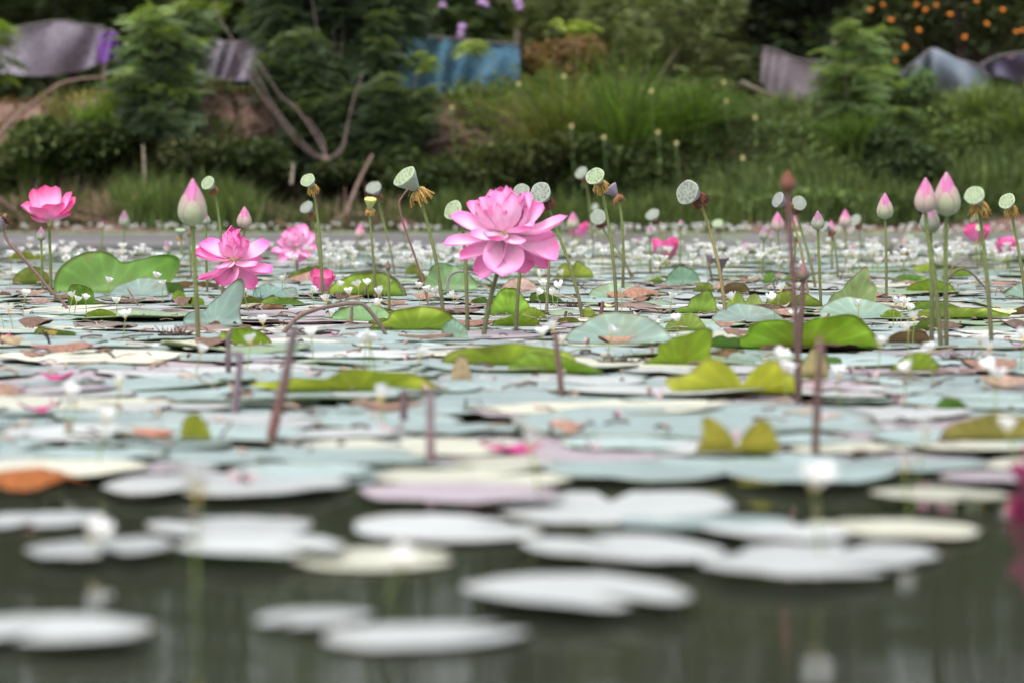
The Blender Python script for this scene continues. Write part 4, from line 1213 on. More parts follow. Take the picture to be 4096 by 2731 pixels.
# ------------------------------------------------------------------ leaves folded up out of the water
BLUE, LIME, OLIVE, FRESH, TAN = (.21, .28, .265), (.30, .37, .05), (.20, .23, .045), (.13, .25, .05), (.45, .36, .25)
def leaf(label, x0, x1, y0, y1, kind='far', top=FRESH, under=LIME, ang=75, seed=0, notch=0.0, skew=0.0, wave=.07, name='lotus_leaf', rim=None, off=0.0, row=None, petiole=True, flat=1.0, peaks=(), M=None, nstep=(11, 96)):
    """a round leaf with one side bent up. kind 'far': the far side stands up (upper face seen); 'near': the near side is lifted (underside seen).
    x0..x1, y0 (top), y1 (fold on the water) in photo pixels."""
    g = np.random.default_rng(seed)
    if kind == 'near' and top in (FRESH, LIME):
        top = (.21, .29, .24)
    if kind == 'near':
        under = tuple(np.array(under) * 1.15)
    u = (x0 + x1) / 2
    c = ground(u, row or y1)
    s = ppm(c[1])
    Rw = (x1 - x0) / 2 / s
    hgt = max((y1 - y0) / s, .01)
    nr, nt_ = nstep
    rr = np.linspace(0, 1, nr) ** .8
    th = np.linspace(0, 2 * math.pi, nt_, endpoint=False)
    lob = 1 + .05 * np.sin(2 * th + g.uniform(0, 6)) + .04 * np.sin(3 * th + g.uniform(0, 6)) + .02 * np.sin(7 * th + g.uniform(0, 6))
    for (pd, pg, pw) in peaks:                            # bulges and dips of the rim (degrees as seen by the viewer)
        q_ = R(180 - pd if kind == 'near' else pd)
        lob = lob * (1 + pg * np.exp(-((th - q_) / R(pw)) ** 2))
    A = R(ang)
    need = hgt / math.sin(A)                              # length that has to stand up
    rb = min(.25 * need, .02)
    dist = Rw * off                                       # fold line position from the centre
    ystretch = (need + dist) / Rw
    X = rr[:, None] * (lob * np.cos(th))[None] * Rw
    Yl = rr[:, None] * (lob * np.sin(th))[None]
    mxy = (lob * np.sin(th)).max()
    if notch:
        dn = np.exp(-((th - math.pi / 2 - notch * .2) / .33) ** 2)
        Yl = Yl * (1 - .55 * abs(notch) * dn[None] * rr[:, None] ** 2)
    Yl = np.where(Yl > 0, Yl * ystretch / mxy, Yl * flat) * Rw
    yb = Yl - dist
    arc = rb * A
    k = np.clip(yb, 0, None)
    inb = np.minimum(k / rb, A)
    Yo = np.where(yb > 0, rb * np.sin(inb) + np.clip(k - arc, 0, None) * math.cos(A), yb)
    Zo = np.where(yb > 0, rb * (1 - np.cos(inb)) + np.clip(k - arc, 0, None) * math.sin(A), 0)
    P2 = np.stack([X / Rw, Yl / Rw], -1)
    wv = wave * Rw * (vnoise(P2, 2.6, seed) + .5 * vnoise(P2, 5.5, seed + 1)) * rr[:, None] ** 1.3
    up = np.clip(k / (need + 1e-6), 0, 1)
    Yo = Yo - wv * up * 1.6 + .25 * Rw * up * (X / Rw) ** 2 * (-1)
    Zo = Zo + np.abs(wv) * (1 - up) * .35 + wv * .5 * up + skew * X * up
    if kind == 'near':
        Yo, X = -Yo, -X
    V = np.stack([X, Yo, Zo + .012], -1).reshape(-1, 3)
    V = V + np.array([c[0], c[1], 0])
    f = []
    for i in range(nr - 1):
        for j in range(nt_):
            j2 = (j + 1) % nt_
            f.append((i * nt_ + j, i * nt_ + j2, i * nt_ + nt_ + j2, i * nt_ + nt_ + j) if i else (j, nt_ + j2, nt_ + j, nt_ + j))
    f = np.array(f)
    f0, f1 = f[:nt_, :3], f[nt_:, ::-1]
    f0 = np.stack([np.arange(nt_), nt_ + np.arange(nt_), nt_ + (np.arange(nt_) + 1) % nt_], 1)
    # vein pattern: paler ribs, real on lotus leaves
    nv_ = 16
    rib = np.exp(-((((th * nv_ / (2 * math.pi)) % 1) - .5) / .13) ** 2)[None] * np.clip(rr, .1, 1)[:, None]
    rimk = (np.clip((rr - .93) / .07, 0, 1)[:, None] * np.ones(nt_)[None]) * np.clip(.5 + vnoise(np.stack([np.cos(th), np.sin(th)], -1), 2.5, seed + 5), 0, 1)[None]
    rc = np.array(rim if rim is not None else (.20, .13, .06))
    blot = np.clip(vnoise(P2, 3.3, seed + 7) * 1.3 - .35, 0, 1)[..., None]
    def colr(c):
        C = np.array(c) * (1 + .30 * rib[..., None]) * (1 + .12 * vnoise(P2, 1.7, seed + 9)[..., None])
        C = C * (1 - .35 * blot) + np.array([.20, .16, .04]) * .35 * blot
        return (C * (1 - rimk[..., None] * .8) + rc * rimk[..., None] * .8).reshape(-1, 3)
    root = empty(name, (c[0], c[1], 0), label, 'leaf')
    o = (c[0], c[1], 0)
    mt = M or M_leaf
    mb = MB()
    mb.add(V, np.zeros((0, 3), int), colr(top))
    mb.f.append(f0.copy())
    mb.f.append(f1.copy())
    n = mb.n
    # underside skin 1.5 mm below, along vertex normals
    Vg = V.reshape(nr, nt_, 3)
    du = np.gradient(Vg, axis=0)
    dv = np.roll(Vg, -1, 1) - np.roll(Vg, 1, 1)
    nm = np.cross(du, dv)
    nm /= np.linalg.norm(nm, axis=-1)[..., None] + 1e-9
    nm[0] = nm[1].mean(0)
    if nm[nr // 2, :, 2].mean() < 0 and kind != 'x':
        nm = -nm
    mb.add(V - (nm * .0016).reshape(-1, 3), np.zeros((0, 3), int), colr(under))
    mb.f.append(f0[:, ::-1] + n)
    mb.f.append(f1[:, ::-1] + n)
    e = (nr - 1) * nt_
    jj = np.arange(nt_)
    mb.f.append(np.stack([e + jj, e + (jj + 1) % nt_, n + e + (jj + 1) % nt_, n + e + jj], 1))
    mb.build('blade', mt, root, o)
    if petiole:
        mb = MB()
        p = np.array([c[0], c[1] + (.02 if kind == 'near' else -.02), 0.0])
        tube(mb, [p + [0, 0, -.12], p + [0, 0, -.05], p + [0, 0, .009]], .004, BST, 6)
        mb.build('petiole', M_stem, root, o)
    return root
LEAVES = [
 # label, x0,x1,y0,y1, kind, top, under, ang, extra
 ('big green leaf with upturned wing and shaded patch behind the fallen pod', 222, 640, 1010, 1182, 'far', FRESH, LIME, 72, dict(peaks=[(32, .55, 16), (70, -.22, 16), (150, .1, 20)], wave=.05)),
 ('pale blue-green leaf flap sloping forward from the big winged leaf', 440, 676, 1128, 1197, 'far', BLUE, LIME, 25, dict(skew=.15)),
 ('olive leaf folded up at the left behind the purple bud stem', 50, 215, 1068, 1150, 'near', FRESH, OLIVE, 70, dict(skew=-.1)),
 ('green leaf folded like a tent over the spent pod', 262, 424, 1137, 1236, 'near', FRESH, (.16, .27, .04), 68, dict(peaks=[(120, .3, 18), (40, -.35, 20)])),
 ('tall blue-green leaf blade leaning before the double pink lotus', 735, 960, 1122, 1318, 'far', (.19, .275, .26), LIME, 70, dict(peaks=[(52, .75, 17), (120, -.45, 35), (165, .1, 15)], wave=.03)),
 ('half-round green leaf standing behind the arched dark stalk', 1322, 1622, 1091, 1198, 'near', FRESH, (.24, .34, .05), 82, dict(wave=.03)),
 ('olive leaf folded over beside the low cup lotus', 1142, 1345, 1066, 1132, 'near', FRESH, OLIVE, 65, dict(skew=-.12)),
 ('broad pale green leaf standing behind the grey hooped stalk', 1690, 1905, 1057, 1172, 'far', (.19, .31, .15), LIME, 78, {}),
 ('wide lime leaf with raised front edge below the largest pod stem', 1469, 1840, 1240, 1338, 'near', BLUE, (.33, .43, .05), 60, dict(peaks=[(60, .25, 22), (140, -.3, 20)])),
 ('green leaf with pale upper face behind the bowed dry stem', 1335, 1570, 1232, 1296, 'far', (.17, .31, .13), LIME, 50, {}),
 ('bright green leaf standing up under the large pink lotus', 1961, 2122, 1152, 1275, 'near', FRESH, (.24, .40, .05), 78, {}),
 ('small lime leaf curled like a boat beside the upright stem', 2085, 2185, 1240, 1290, 'near', FRESH, (.34, .44, .06), 55, {}),
 ('lime leaf with brown pitted edge on the blue pads', 1960, 2170, 1268, 1322, 'near', BLUE, (.30, .40, .05), 50, {}),
 ('olive round leaf standing behind the round fallen pod', 2214, 2378, 1044, 1124, 'near', FRESH, (.27, .30, .05), 80, dict(wave=.03)),
 ('pale blue-green leaf tilted up beside the tall pod stem', 2350, 2570, 1146, 1212, 'far', (.24, .34, .25), LIME, 32, {}),
 ('pinkish withered leaf tilted up under the large lotus petals', 2006, 2152, 1122, 1178, 'far', (.42, .28, .25), (.30, .2, .15), 60, {}),
 ('small lime leaf bud curled beside the slanting pod stem', 2316, 2390, 1240, 1288, 'near', LIME, (.34, .40, .08), 65, {}),
 ('round blue-green leaf standing on edge behind white flowers', 2658, 2802, 1068, 1150, 'far', (.15, .25, .19), LIME, 80, dict(wave=.03)),
 ('green pointed hump of a folded leaf before the yellow pod stem', 2696, 2890, 1160, 1266, 'near', FRESH, (.26, .38, .07), 74, dict(peaks=[(75, .3, 14), (130, -.25, 20), (30, -.1, 12)])),
 ('olive leaf rim just behind the pointed green hump', 2770, 2860, 1138, 1180, 'near', FRESH, OLIVE, 70, {}),
 ('green folded leaf lobe right of the yellow pod stem', 2900, 2990, 1170, 1258, 'near', FRESH, (.27, .35, .07), 76, {}),
 ('pale green rolled leaf lobe behind the brown tent-shaped leaf', 2975, 3054, 1182, 1247, 'near', FRESH, (.33, .40, .14), 70, {}),
 ('brown dead leaf propped like a tent', 2955, 3160, 1226, 1276, 'near', (.28, .18, .13), (.24, .15, .11), 45, dict(M='dry')),
 ('long olive leaf wall behind the white flowers and dark red stem', 3048, 3300, 1168, 1244, 'near', FRESH, (.20, .24, .04), 70, {}),
 ('small dark green leaf lobe under the rosy bud', 3050, 3112, 1096, 1146, 'near', FRESH, (.15, .27, .05), 75, {}),
 ('blue-green leaf lying low in front of the yellow pod stem', 2848, 3132, 1242, 1305, 'far', BLUE, LIME, 18, {}),
 ('tall grey-green leaf with torn pink rim beside the collared bud', 3314, 3495, 1070, 1238, 'near', FRESH, (.24, .31, .14), 80, dict(rim=(.50, .30, .26), peaks=[(62, .4, 15), (30, .15, 10), (130, -.3, 22)])),
 ('wide blue-green leaf sheet right of the tall grey-green leaf', 3280, 3610, 1212, 1290, 'far', (.23, .32, .275), LIME, 25, {}),
 ('very large bright green leaf with wavy raised edge and blurred stem before it', 2904, 3535, 1258, 1410, 'near', BLUE, (.25, .40, .035), 62, dict(peaks=[(128, .16, 13), (95, -.22, 14), (60, .12, 12), (150, -.1, 10)], wave=.06)),
 ('lime upturned leaf edge behind the clustered bud stems', 3621, 3825, 1124, 1184, 'near', BLUE, (.36, .44, .07), 45, {}),
 ('pale green long leaf edge under the clustered buds', 3604, 4045, 1248, 1286, 'near', (.22, .30, .23), (.36, .43, .10), 35, {}),
 ('grey-green leaf tilted up at the picture edge under the edge pods', 4020, 4200, 1150, 1205, 'far', (.20, .30, .25), LIME, 40, {}),
 ('wide glossy blue-green leaf tilted towards the viewer by the broken brown stem', 2262, 2672, 1272, 1388, 'far', (.21, .29, .27), LIME, 30, dict(skew=.22)),
 ('bright green folded leaf rising to the right before the blue leaf', 2569, 2845, 1310, 1478, 'near', FRESH, (.26, .36, .03), 60, dict(peaks=[(50, .45, 16), (110, -.2, 20), (150, -.3, 15)])),
 ('lime leaf corner with pale rolled lip', 2660, 2830, 1262, 1335, 'near', (.27, .33, .18), (.36, .42, .12), 60, {}),
 ('double-lobed lime leaf raised like butterfly wings, tan at one tip', 2720, 3215, 1432, 1600, 'near', TAN, (.33, .36, .035), 76, dict(peaks=[(90, -.62, 13), (60, .12, 12), (118, .14, 12), (160, .25, 10)], rim=(.50, .42, .30), wave=.03)),
 ('tan dry leaf lobe standing beside the butterfly-shaped leaf', 3190, 3312, 1395, 1535, 'near', TAN, (.42, .38, .20), 80, {}),
 ('yellow-brown leaf curled into two horns in the foreground', 2768, 3128, 1672, 1842, 'near', (.52, .42, .32), (.28, .25, .035), 82, dict(peaks=[(92, -.78, 26), (50, .12, 12), (132, .2, 10)], rim=(.42, .34, .22), wave=.03)),
 ('olive shell-shaped blurred leaf with pinkish lip by the picture edge', 3750, 4160, 1662, 1795, 'near', (.50, .34, .28), (.24, .22, .06), 75, dict(rim=(.50, .34, .28), wave=.04)),
 ('long yellow-green leaf with raised rim in front of the bowed dry stem', 1080, 1770, 1482, 1586, 'near', (.20, .29, .22), (.34, .36, .035), 66, dict(peaks=[(120, -.35, 20), (60, .12, 18), (165, .3, 8)], wave=.05, rim=(.34, .28, .10))),
 ('pale tan dry leaf tip poking up right of the long yellow-green leaf', 1800, 1892, 1424, 1552, 'near', TAN, (.46, .37, .26), 76, dict(skew=-.2, petiole=False)),
 ('wide leaf with brown curled rim and lime underside', 1742, 2300, 1384, 1478, 'near', (.40, .32, .24), (.25, .34, .035), 66, dict(rim=(.40, .31, .24), wave=.05)),
 ('lime torn leaf flap below the brown rimmed leaf', 2030, 2400, 1432, 1512, 'near', BLUE, (.29, .41, .06), 45, dict(skew=.2)),
 ('small blue-green pointed leaf between lotus stems', 1765, 1875, 1285, 1375, 'far', (.17, .28, .22), LIME, 75, {}),
 ('lime leaf blob lying left of the bowed dry stem', 872, 1090, 1322, 1396, 'near', FRESH, (.27, .40, .04), 60, {}),
 ('olive and rusty leaf fin standing in the foreground', 716, 852, 1662, 1790, 'near', (.30, .20, .08), (.27, .30, .03), 80, dict(skew=-.12, wave=.04)),
 ('small lime curled leaf left of the blue blade', 690, 748, 1170, 1216, 'near', FRESH, (.26, .36, .05), 65, {}),
 ('lime leaf hump under the bud stem near the dark thick stalk', 722, 820, 1196, 1236, 'near', FRESH, (.32, .42, .05), 60, {}),
 ('mottled olive leaf crumpled before the fallen pods', 335, 470, 1245, 1297, 'near', LIME, (.30, .33, .06), 55, {}),
 ('dark green curled leaf with pale lip below the double lotus', 1035, 1212, 1200, 1238, 'near', (.24, .34, .10), (.17, .25, .05), 60, {}),
 ('teal leaf folded beside the low cup lotus stem', 1005, 1150, 1150, 1206, 'far', (.17, .27, .25), LIME, 45, dict(skew=-.2)),
 ('olive leaf low behind the far double lotus', 1620, 1680, 1060, 1110, 'near', FRESH, OLIVE, 70, {}),
 ('lime leaf among white flowers behind the clustered buds', 3655, 3735, 1062, 1098, 'near', FRESH, (.36, .40, .06), 65, {}),
 ('lime leaf edge among white flowers beside the twin arches', 3790, 3895, 1075, 1118, 'near', FRESH, (.34, .44, .08), 60, {}),
 ('green leaf edge in the white flower patch near the small purple buds', 20, 190, 1010, 1048, 'near', FRESH, (.28, .30, .04), 55, {}),
 ('dark green leaf fold under the twin arches', 3560, 3720, 1105, 1140, 'near', BLUE, (.18, .32, .08), 55, {}),
 ('small leafy curl before the wide blue-green leaf sheet', 3520, 3606, 1252, 1290, 'near', BLUE, (.33, .41, .06), 55, {}),
 ('dark green leaf roll behind the clustered bud stems', 3620, 3850, 1215, 1258, 'near', FRESH, (.18, .28, .05), 50, {}),
 ('two-toned lime leaf standing between white flowers at right', 3555, 3760, 1418, 1508, 'near', (.28, .33, .18), (.31, .42, .06), 60, {}),
 ('dark green leaf sliver behind the olive shell-shaped leaf', 3740, 3870, 1612, 1662, 'near', BLUE, (.12, .26, .05), 45, dict(skew=.2)),
]
for i, (lab, x0, x1, y0, y1, kind, top, und, ang, kw) in enumerate(LEAVES):
    if kw.get('M') == 'dry':
        kw = dict(kw, M=M_dry)
    leaf(lab, x0, x1, y0, y1, kind, top, und, ang, seed=700 + i * 3, flat=random.uniform(.5, 1.0), **kw)

# ------------------------------------------------------------------ flat floating pads
def pad_mesh(seed, col, und, curl=0.0, notch=False, wave=.03, nr=7, nt_=36, name='floating_pad', thick=.012):
    """unit-radius pad; notch: the slit of a water snowflake leaf"""
    g = np.random.default_rng(seed)
    rr = np.linspace(0, 1, nr) ** .75
    th = np.linspace(0, 2 * math.pi, nt_, endpoint=False) + .01
    lob = 1 + .05 * np.sin(2 * th + g.uniform(0, 6)) + .03 * np.sin(3 * th + g.uniform(0, 6)) + .015 * np.sin(6 * th + g.uniform(0, 6))
    if notch:
        lob = lob * (1 - .85 * np.exp(-((np.minimum(th, 2 * math.pi - th)) / .12) ** 2))
    X, Yy = rr[:, None] * (lob * np.cos(th))[None], rr[:, None] * (lob * np.sin(th))[None]
    P2 = np.stack([X, Yy], -1)
    Zz = wave * (vnoise(P2, 2.2, seed) + .45 * vnoise(P2, 5.0, seed + 1)) * rr[:, None] ** 1.5
    Zz = Zz - Zz.min() * .35
    if curl:
        ph = g.uniform(0, 6.28)
        Zz = Zz + curl * np.clip(np.cos(th - ph) - .1, 0, 1)[None] ** 1.3 * rr[:, None] ** 4
    V = np.stack([X, Yy, Zz], -1).reshape(-1, 3)
    rib = np.exp(-((((th * 18 / (2 * math.pi)) % 1) - .5) / .1) ** 2)[None] * np.clip(rr, .1, 1)[:, None]
    C = np.array(col) * (1 + .10 * rib[..., None]) * (1 + .14 * vnoise(P2, 2.0, seed + 3)[..., None])
    rimk = np.clip((rr - .9) / .1, 0, 1)[:, None] * np.clip(.3 + vnoise(np.stack([np.cos(th), np.sin(th)], -1), 3, seed + 5), 0, 1)[None]
    C = C * (1 - rimk[..., None] * .6) + np.array([.26, .17, .10]) * rimk[..., None] * .6
    C = C.reshape(-1, 3)
    jj = np.arange(nt_)
    f0 = np.stack([jj, nt_ + jj, nt_ + (jj + 1) % nt_], 1)
    i = (np.arange(1, nr - 1)[:, None] * nt_ + jj[None])
    j2 = (np.arange(1, nr - 1)[:, None] * nt_ + ((jj + 1) % nt_)[None])
    f1 = np.stack([i, i + nt_, j2 + nt_, j2], -1).reshape(-1, 4)
    mb = MB()
    mb.add(V, f0, C)
    mb.f.append(f1.copy())
    n = mb.n
    e = (nr - 1) * nt_
    # underside: the same surface a little lower, joined along the rim
    mb.add(V * [.99, .99, 1] - [0, 0, thick], f0[:, ::-1], np.tile(und, (len(V), 1)))
    mb.f.append(f1[:, ::-1] + n)
    mb.f.append(np.stack([e + jj, n + e + jj, n + e + (jj + 1) % nt_, e + (jj + 1) % nt_], 1))
    return mb
LM = [('large double pink lotus', 1925, 1360), ('open bowl-shaped pink lotus', 206, 1197), ('ruffled double pink lotus', 935, 1278), ('low cup-shaped lotus', 1291, 1192), ('largest tilted pod stem', 1781, 1303), ('tall pale green pod', 2467, 1276), ('lone grey pod', 2908, 1300),
      ('three clustered buds', 3760, 1394), ('orange-skirted pod', 3974, 1389), ('long dark red stem', 3192, 1622), ('purple brown pointed stem', 3261, 1830), ('butterfly-shaped leaf', 2965, 1600), ('two-horned leaf', 2948, 1842), ('olive shell-shaped leaf', 3950, 1795), ('long yellow-green leaf', 1425, 1586),
      ('thick slanting dark stalk', 1079, 1780), ('olive leaf fin', 784, 1790), ('purple brown stub', 1722, 1872), ('brown-rimmed lime leaf', 2020, 1478), ('bright folded leaf', 2700, 1478), ('very large bright leaf', 3220, 1410), ('winged green leaf', 430, 1182), ('large blurred bud', 795, 1390), ('bowed dry stem', 1350, 1340),
      ('yellow upright pod', 1504, 1201), ('half-round green leaf', 1470, 1198), ('pale lone bud', 3543, 1212), ('tall grey-green leaf', 3400, 1238), ('broken-topped brown stem', 2247, 1596), ('leaning purplish stub', 937, 1658), ('fallen seed pods', 290, 1205), ('cream pad beside the orange leaf', 250, 1918), ('wide glossy blue leaf', 2467, 1388), ('slanting brown pod stem', 275, 1248), ('flared dry pod', 2895, 1172)]
LMP = np.array([ground(u, v)[:2] for _, u, v in LM])
def where(x, y):
    d = LMP - [x, y]
    i = int(np.argmin((d[:, 0] * 1.6) ** 2 + d[:, 1] ** 2))
    dx, dy = d[i]
    rel = 'beside' if abs(dx) > abs(dy) * .8 else ('in front of' if dy > 0 else 'behind')
    if math.hypot(dx, dy) > 1.1:
        rel = 'well ' + rel if rel != 'beside' else 'away to the side of'
    return rel + ' the ' + LM[i][0]
KINDS = [
 ('blue-green', (.205, .27, .262), (.26, .32, .06), .032, .04, False, 'wavy blue-green lotus pad', 6),
 ('glaucous', (.335, .35, .345), (.22, .24, .14), .020, .02, True, 'flat pale grey-green pad', 6),
 ('cream', (.42, .42, .335), (.34, .32, .20), .018, .02, True, 'cream ageing pad', 4),
 ('mauve', (.27, .225, .25), (.20, .14, .15), .018, .02, True, 'mauve tinged dying pad', 4),
 ('green', (.17, .25, .14), (.20, .26, .07), .045, .06, False, 'green pad with curled edge', 5),
 ('brown', (.17, .105, .085), (.13, .085, .06), .09, .14, False, 'crumpled brown dead leaf', 4),
]
PADM = []
for ki, (nm, c, und, wv, cu, notch, lab, nvar) in enumerate(KINDS):
    PADM.append([pad_mesh(1000 + ki * 20 + v, np.array(c) * (1 + .1 * (v % 3 - 1)), und, cu * (v % 3 != 0), notch, wv) for v in range(nvar)])
PADL = [[pad_mesh(1000 + ki * 20 + v, np.array(k_[1]) * (1 + .1 * (v % 3 - 1)), k_[2], k_[4] * (v % 3 != 0), k_[5], k_[3], 4, 18) for v in range(k_[7])] for ki, k_ in enumerate(KINDS)]   # coarse, for far pads
PADME = [[b.mesh('floating_pad', M_dry if KINDS[ki][0] == 'brown' else M_pad) for b in row] for ki, row in enumerate(PADM)]
def put_pad(ki, x, y, r, z, rot, tilt=(0, 0), ecc=1.0, label=None, group=None, var=None):
    v = var if var is not None else random.randrange(len(PADME[ki]))
    o = link('floating_pad' if KINDS[ki][0] != 'brown' else 'dead_leaf', PADME[ki][v])
    o.location = (float(x), float(y), float(z))
    o.rotation_euler = (tilt[0], tilt[1], rot)
    o.scale = (r, r * ecc, r)
    return tag(o, label or KINDS[ki][6] + ' ' + where(x, y), 'lily pad' if KINDS[ki][0] != 'brown' else 'leaf', group or 'floating ' + KINDS[ki][0] + ' pads')
# foreground pads seen one by one (photo x range and middle row)
FG = [
 (-120, 430, 2092, 1, 'pale pad at the edge of the open water, next to the orange dead leaf'), (560, 1280, 2135, 1, 'pale pad floating left of the pink reflection'), (90, 720, 2232, 1, 'long pale pad over dark water before the upright white flower'),
 (700, 1400, 2240, 1, 'pale lilac pad touching a cream one'), (1150, 1850, 2248, 2, 'cream pad with darker tip left of the long white pad'), (1386, 2180, 2138, 1, 'pale pad carrying the pink lotus reflection at its edge'),
 (2040, 2960, 2232, 1, 'long whitish pad right of the pink reflection'), (1790, 2840, 2430, 1, 'very pale broad pad second nearest in the open water'), (1290, 2120, 2560, 1, 'whitish broad pad, nearest of all, in the open water'),
 (1005, 1500, 2505, 1, 'whitish pad overlapping the nearest broad one'), (-200, 620, 2565, 1, 'whitish pad cut by the picture corner in the open water'), (2800, 3640, 2315, 1, 'whitish pad lowest of the overlapping right hand pile'),
 (2950, 3770, 2228, 1, 'whitish pad in the middle of the overlapping right hand pile'), (3230, 3930, 2138, 2, 'cream tinged pad topmost of the overlapping right hand pile'), (2800, 3420, 2165, 1, 'whitish pad bridging the right hand pile and the blue pads'),
 (3480, 4030, 2025, 2, 'cream pad lying against the bowed pink flower'), (2480, 3180, 2110, 0, 'pale teal pad behind the bridging whitish pad'), (2150, 2950, 1905, 0, 'large blue pad below the horned leaf'), (2850, 3620, 1930, 0, 'blue-green pad under the upright white flower'),
 (1420, 2280, 2020, 3, 'lilac pad behind the pink reflection'), (1900, 2980, 2035, 1, 'pale long pad right of the lilac pad'), (1470, 2320, 1928, 2, 'cream pad with pink sheen between lilac and blue pads'),
 (380, 1420, 1970, 1, 'pale green pad below the white flower in the foreground'), (-150, 640, 1918, 2, 'cream pad behind the orange dead leaf'), (560, 1420, 1840, 0, 'broad blue pad left of the purple brown stub'), (-100, 700, 1835, 0, 'broad blue pad at the left behind the cream pad'),
 (1000, 1760, 1858, 0, 'blue pad around the purple brown stub'), (3640, 4120, 1825, 2, 'yellowish cream pad beneath the olive shell-shaped leaf'), (2600, 3400, 1860, 0, 'blue pad beneath the horned leaf'), (3750, 4300, 1930, 3, 'mauve pad behind the bowed pink flower'),
 (0, 260, 2330, 3, 'grey half-sunken pad in the dark water'), (1800, 2120, 2345, 3, 'grey half-sunken pad behind the second nearest broad pad'), (80, 450, 2455, 3, 'grey half-sunken pad behind the corner pad'),
]
taken = []
for i, (x0, x1, row, ki, lab) in enumerate(FG):
    c = ground((x0 + x1) / 2, row)
    r = (x1 - x0) / 2 / ppm(c[1])
    put_pad(ki, c[0], c[1], r, -.004 if 'sunken' in lab else .004 + .0035 * (i % 4), random.uniform(0, 6.28), (random.uniform(-.012, .03), random.uniform(-.012, .012)), random.uniform(.85, 1.0), lab, 'pads in the open foreground water')
    taken.append((c[0], c[1], r))
# the carpet of pads behind
cand = []
g = np.random.default_rng(900)
pos, rad = np.array([t[:2] for t in taken]), np.array([t[2] for t in taken])
tries = 0
while tries < 30000 and len(cand) < 2600:
    tries += 1
    Yd = math.sqrt(g.uniform(3.62 ** 2, 18.6 ** 2))
    x = g.uniform(-.5, .5) * (4096 / F * Yd * 1.22)
    if Yd > 16.6 and (x < 0 or g.random() < .3):
        continue
    r = g.choice([g.uniform(.07, .11), g.uniform(.11, .17), g.uniform(.15, .22)], p=[.35, .4, .25]) * (1.3 if 4.4 < Yd < 9 and g.random() < .5 else 1)
    d = np.hypot(pos[:, 0] - x, pos[:, 1] - Yd)
    lim = .5 if Yd < 12 else .7
    if (d < lim * (rad + r)).any():
        continue
    pos = np.vstack([pos, [x, Yd]])
    rad = np.append(rad, r)
    cand.append((x, Yd, r))
def kind_for(x, Yd):
    q = vnoise(np.array([[x, Yd]]), 1.5, 77)[0]
    p = np.array([.46, .24, .11, .07, .09, .03])
    if Yd < 5.6:
        p = np.array([.40, .26, .15, .14, .03, .02])
    if q > .4:
        p = p * [.5, .8, 1.6, 1.8, 1, 1.4]
    if q < -.3:
        p = p * [1.8, 1.2, .5, .4, 1, .6]
    return g.choice(6, p=p / p.sum())
inview = []
for (x, Yd, r) in cand:
    u = U0 + x / Yd * F
    vis = (u + r * ppm(Yd) > 0) and (u - r * ppm(Yd) < 4096)
    inview.append(r * ppm(Yd) if vis else 0)
order = np.argsort(-np.array(inview))
ZL = lambda: float(g.uniform(.002, .012))
rest = MB()
for n_, i in enumerate(order):
    x, Yd, r = cand[i]
    ki = kind_for(x, Yd)
    tl = (g.normal() * .013, g.normal() * .013)
    if KINDS[ki][0] == 'brown':
        r = min(r, .085)
    if n_ < 300 - len(FG):
        put_pad(ki, x, Yd, r, ZL(), g.uniform(0, 6.28), tl, g.uniform(.8, 1.05))
    else:
        b = PADL[ki][g.integers(len(PADL[ki]))]
        a = g.uniform(0, 6.28)
        ca, sa = math.cos(a), math.sin(a)
        for_v = np.concatenate(b.v)
        V = np.stack([for_v[:, 0] * ca - for_v[:, 1] * sa, for_v[:, 0] * sa + for_v[:, 1] * ca, for_v[:, 2] * g.uniform(.8, 1.3)], 1) * r
        V[:, 2] += V[:, 0] * tl[0] + V[:, 1] * tl[1] + ZL()
        V[:, :2] += (x, Yd)
        o0 = rest.n
        rest.add(V, np.zeros((0, 3), int), np.concatenate(b.c) * math.exp(g.normal() * .12))
        for q in b.f:
            if len(q):
                rest.f.append(q + o0)
o = rest.build('distant_pads', M_pad, None, (0, 10, 0))
tag(struct(o, 'stuff'), 'carpet of small distant pads under the white flowers', 'lily pads')

# small curled leaf edges standing out of the carpet
g = np.random.default_rng(905)
for i in range(58):
    v = g.choice([g.uniform(1095, 1180), g.uniform(1180, 1330), g.uniform(1330, 1480)], p=[.42, .42, .16])
    u = g.uniform(-20, 4120)
    w_ = g.uniform(45, 150) * (v - 700) / 520
    h_ = w_ * g.uniform(.16, .42)
    q = g.integers(4)
    nm, und = [('lime', (.30, .38, .06)), ('olive', (.19, .22, .05)), ('dark green', (.13, .22, .05)), ('rusty', (.24, .14, .08))][q]
    c = ground(u, v)
    leaf('small ' + nm + ' curled leaf edge ' + where(c[0], c[1]), u - w_ / 2, u + w_ / 2, v - h_, v, 'near' if g.random() < .75 else 'far', (.21, .28, .25) if g.random() < .7 else (.17, .25, .11), und, g.uniform(40, 78), seed=5000 + i * 3, flat=g.uniform(.4, .9), skew=g.normal() * .15, wave=g.uniform(.05, .12),
         name='curled_leaf', petiole=False, nstep=(7, 36), peaks=[(g.uniform(40, 140), g.uniform(-.3, .4), g.uniform(10, 25))])['group'] = 'small curled leaves in the pad carpet'
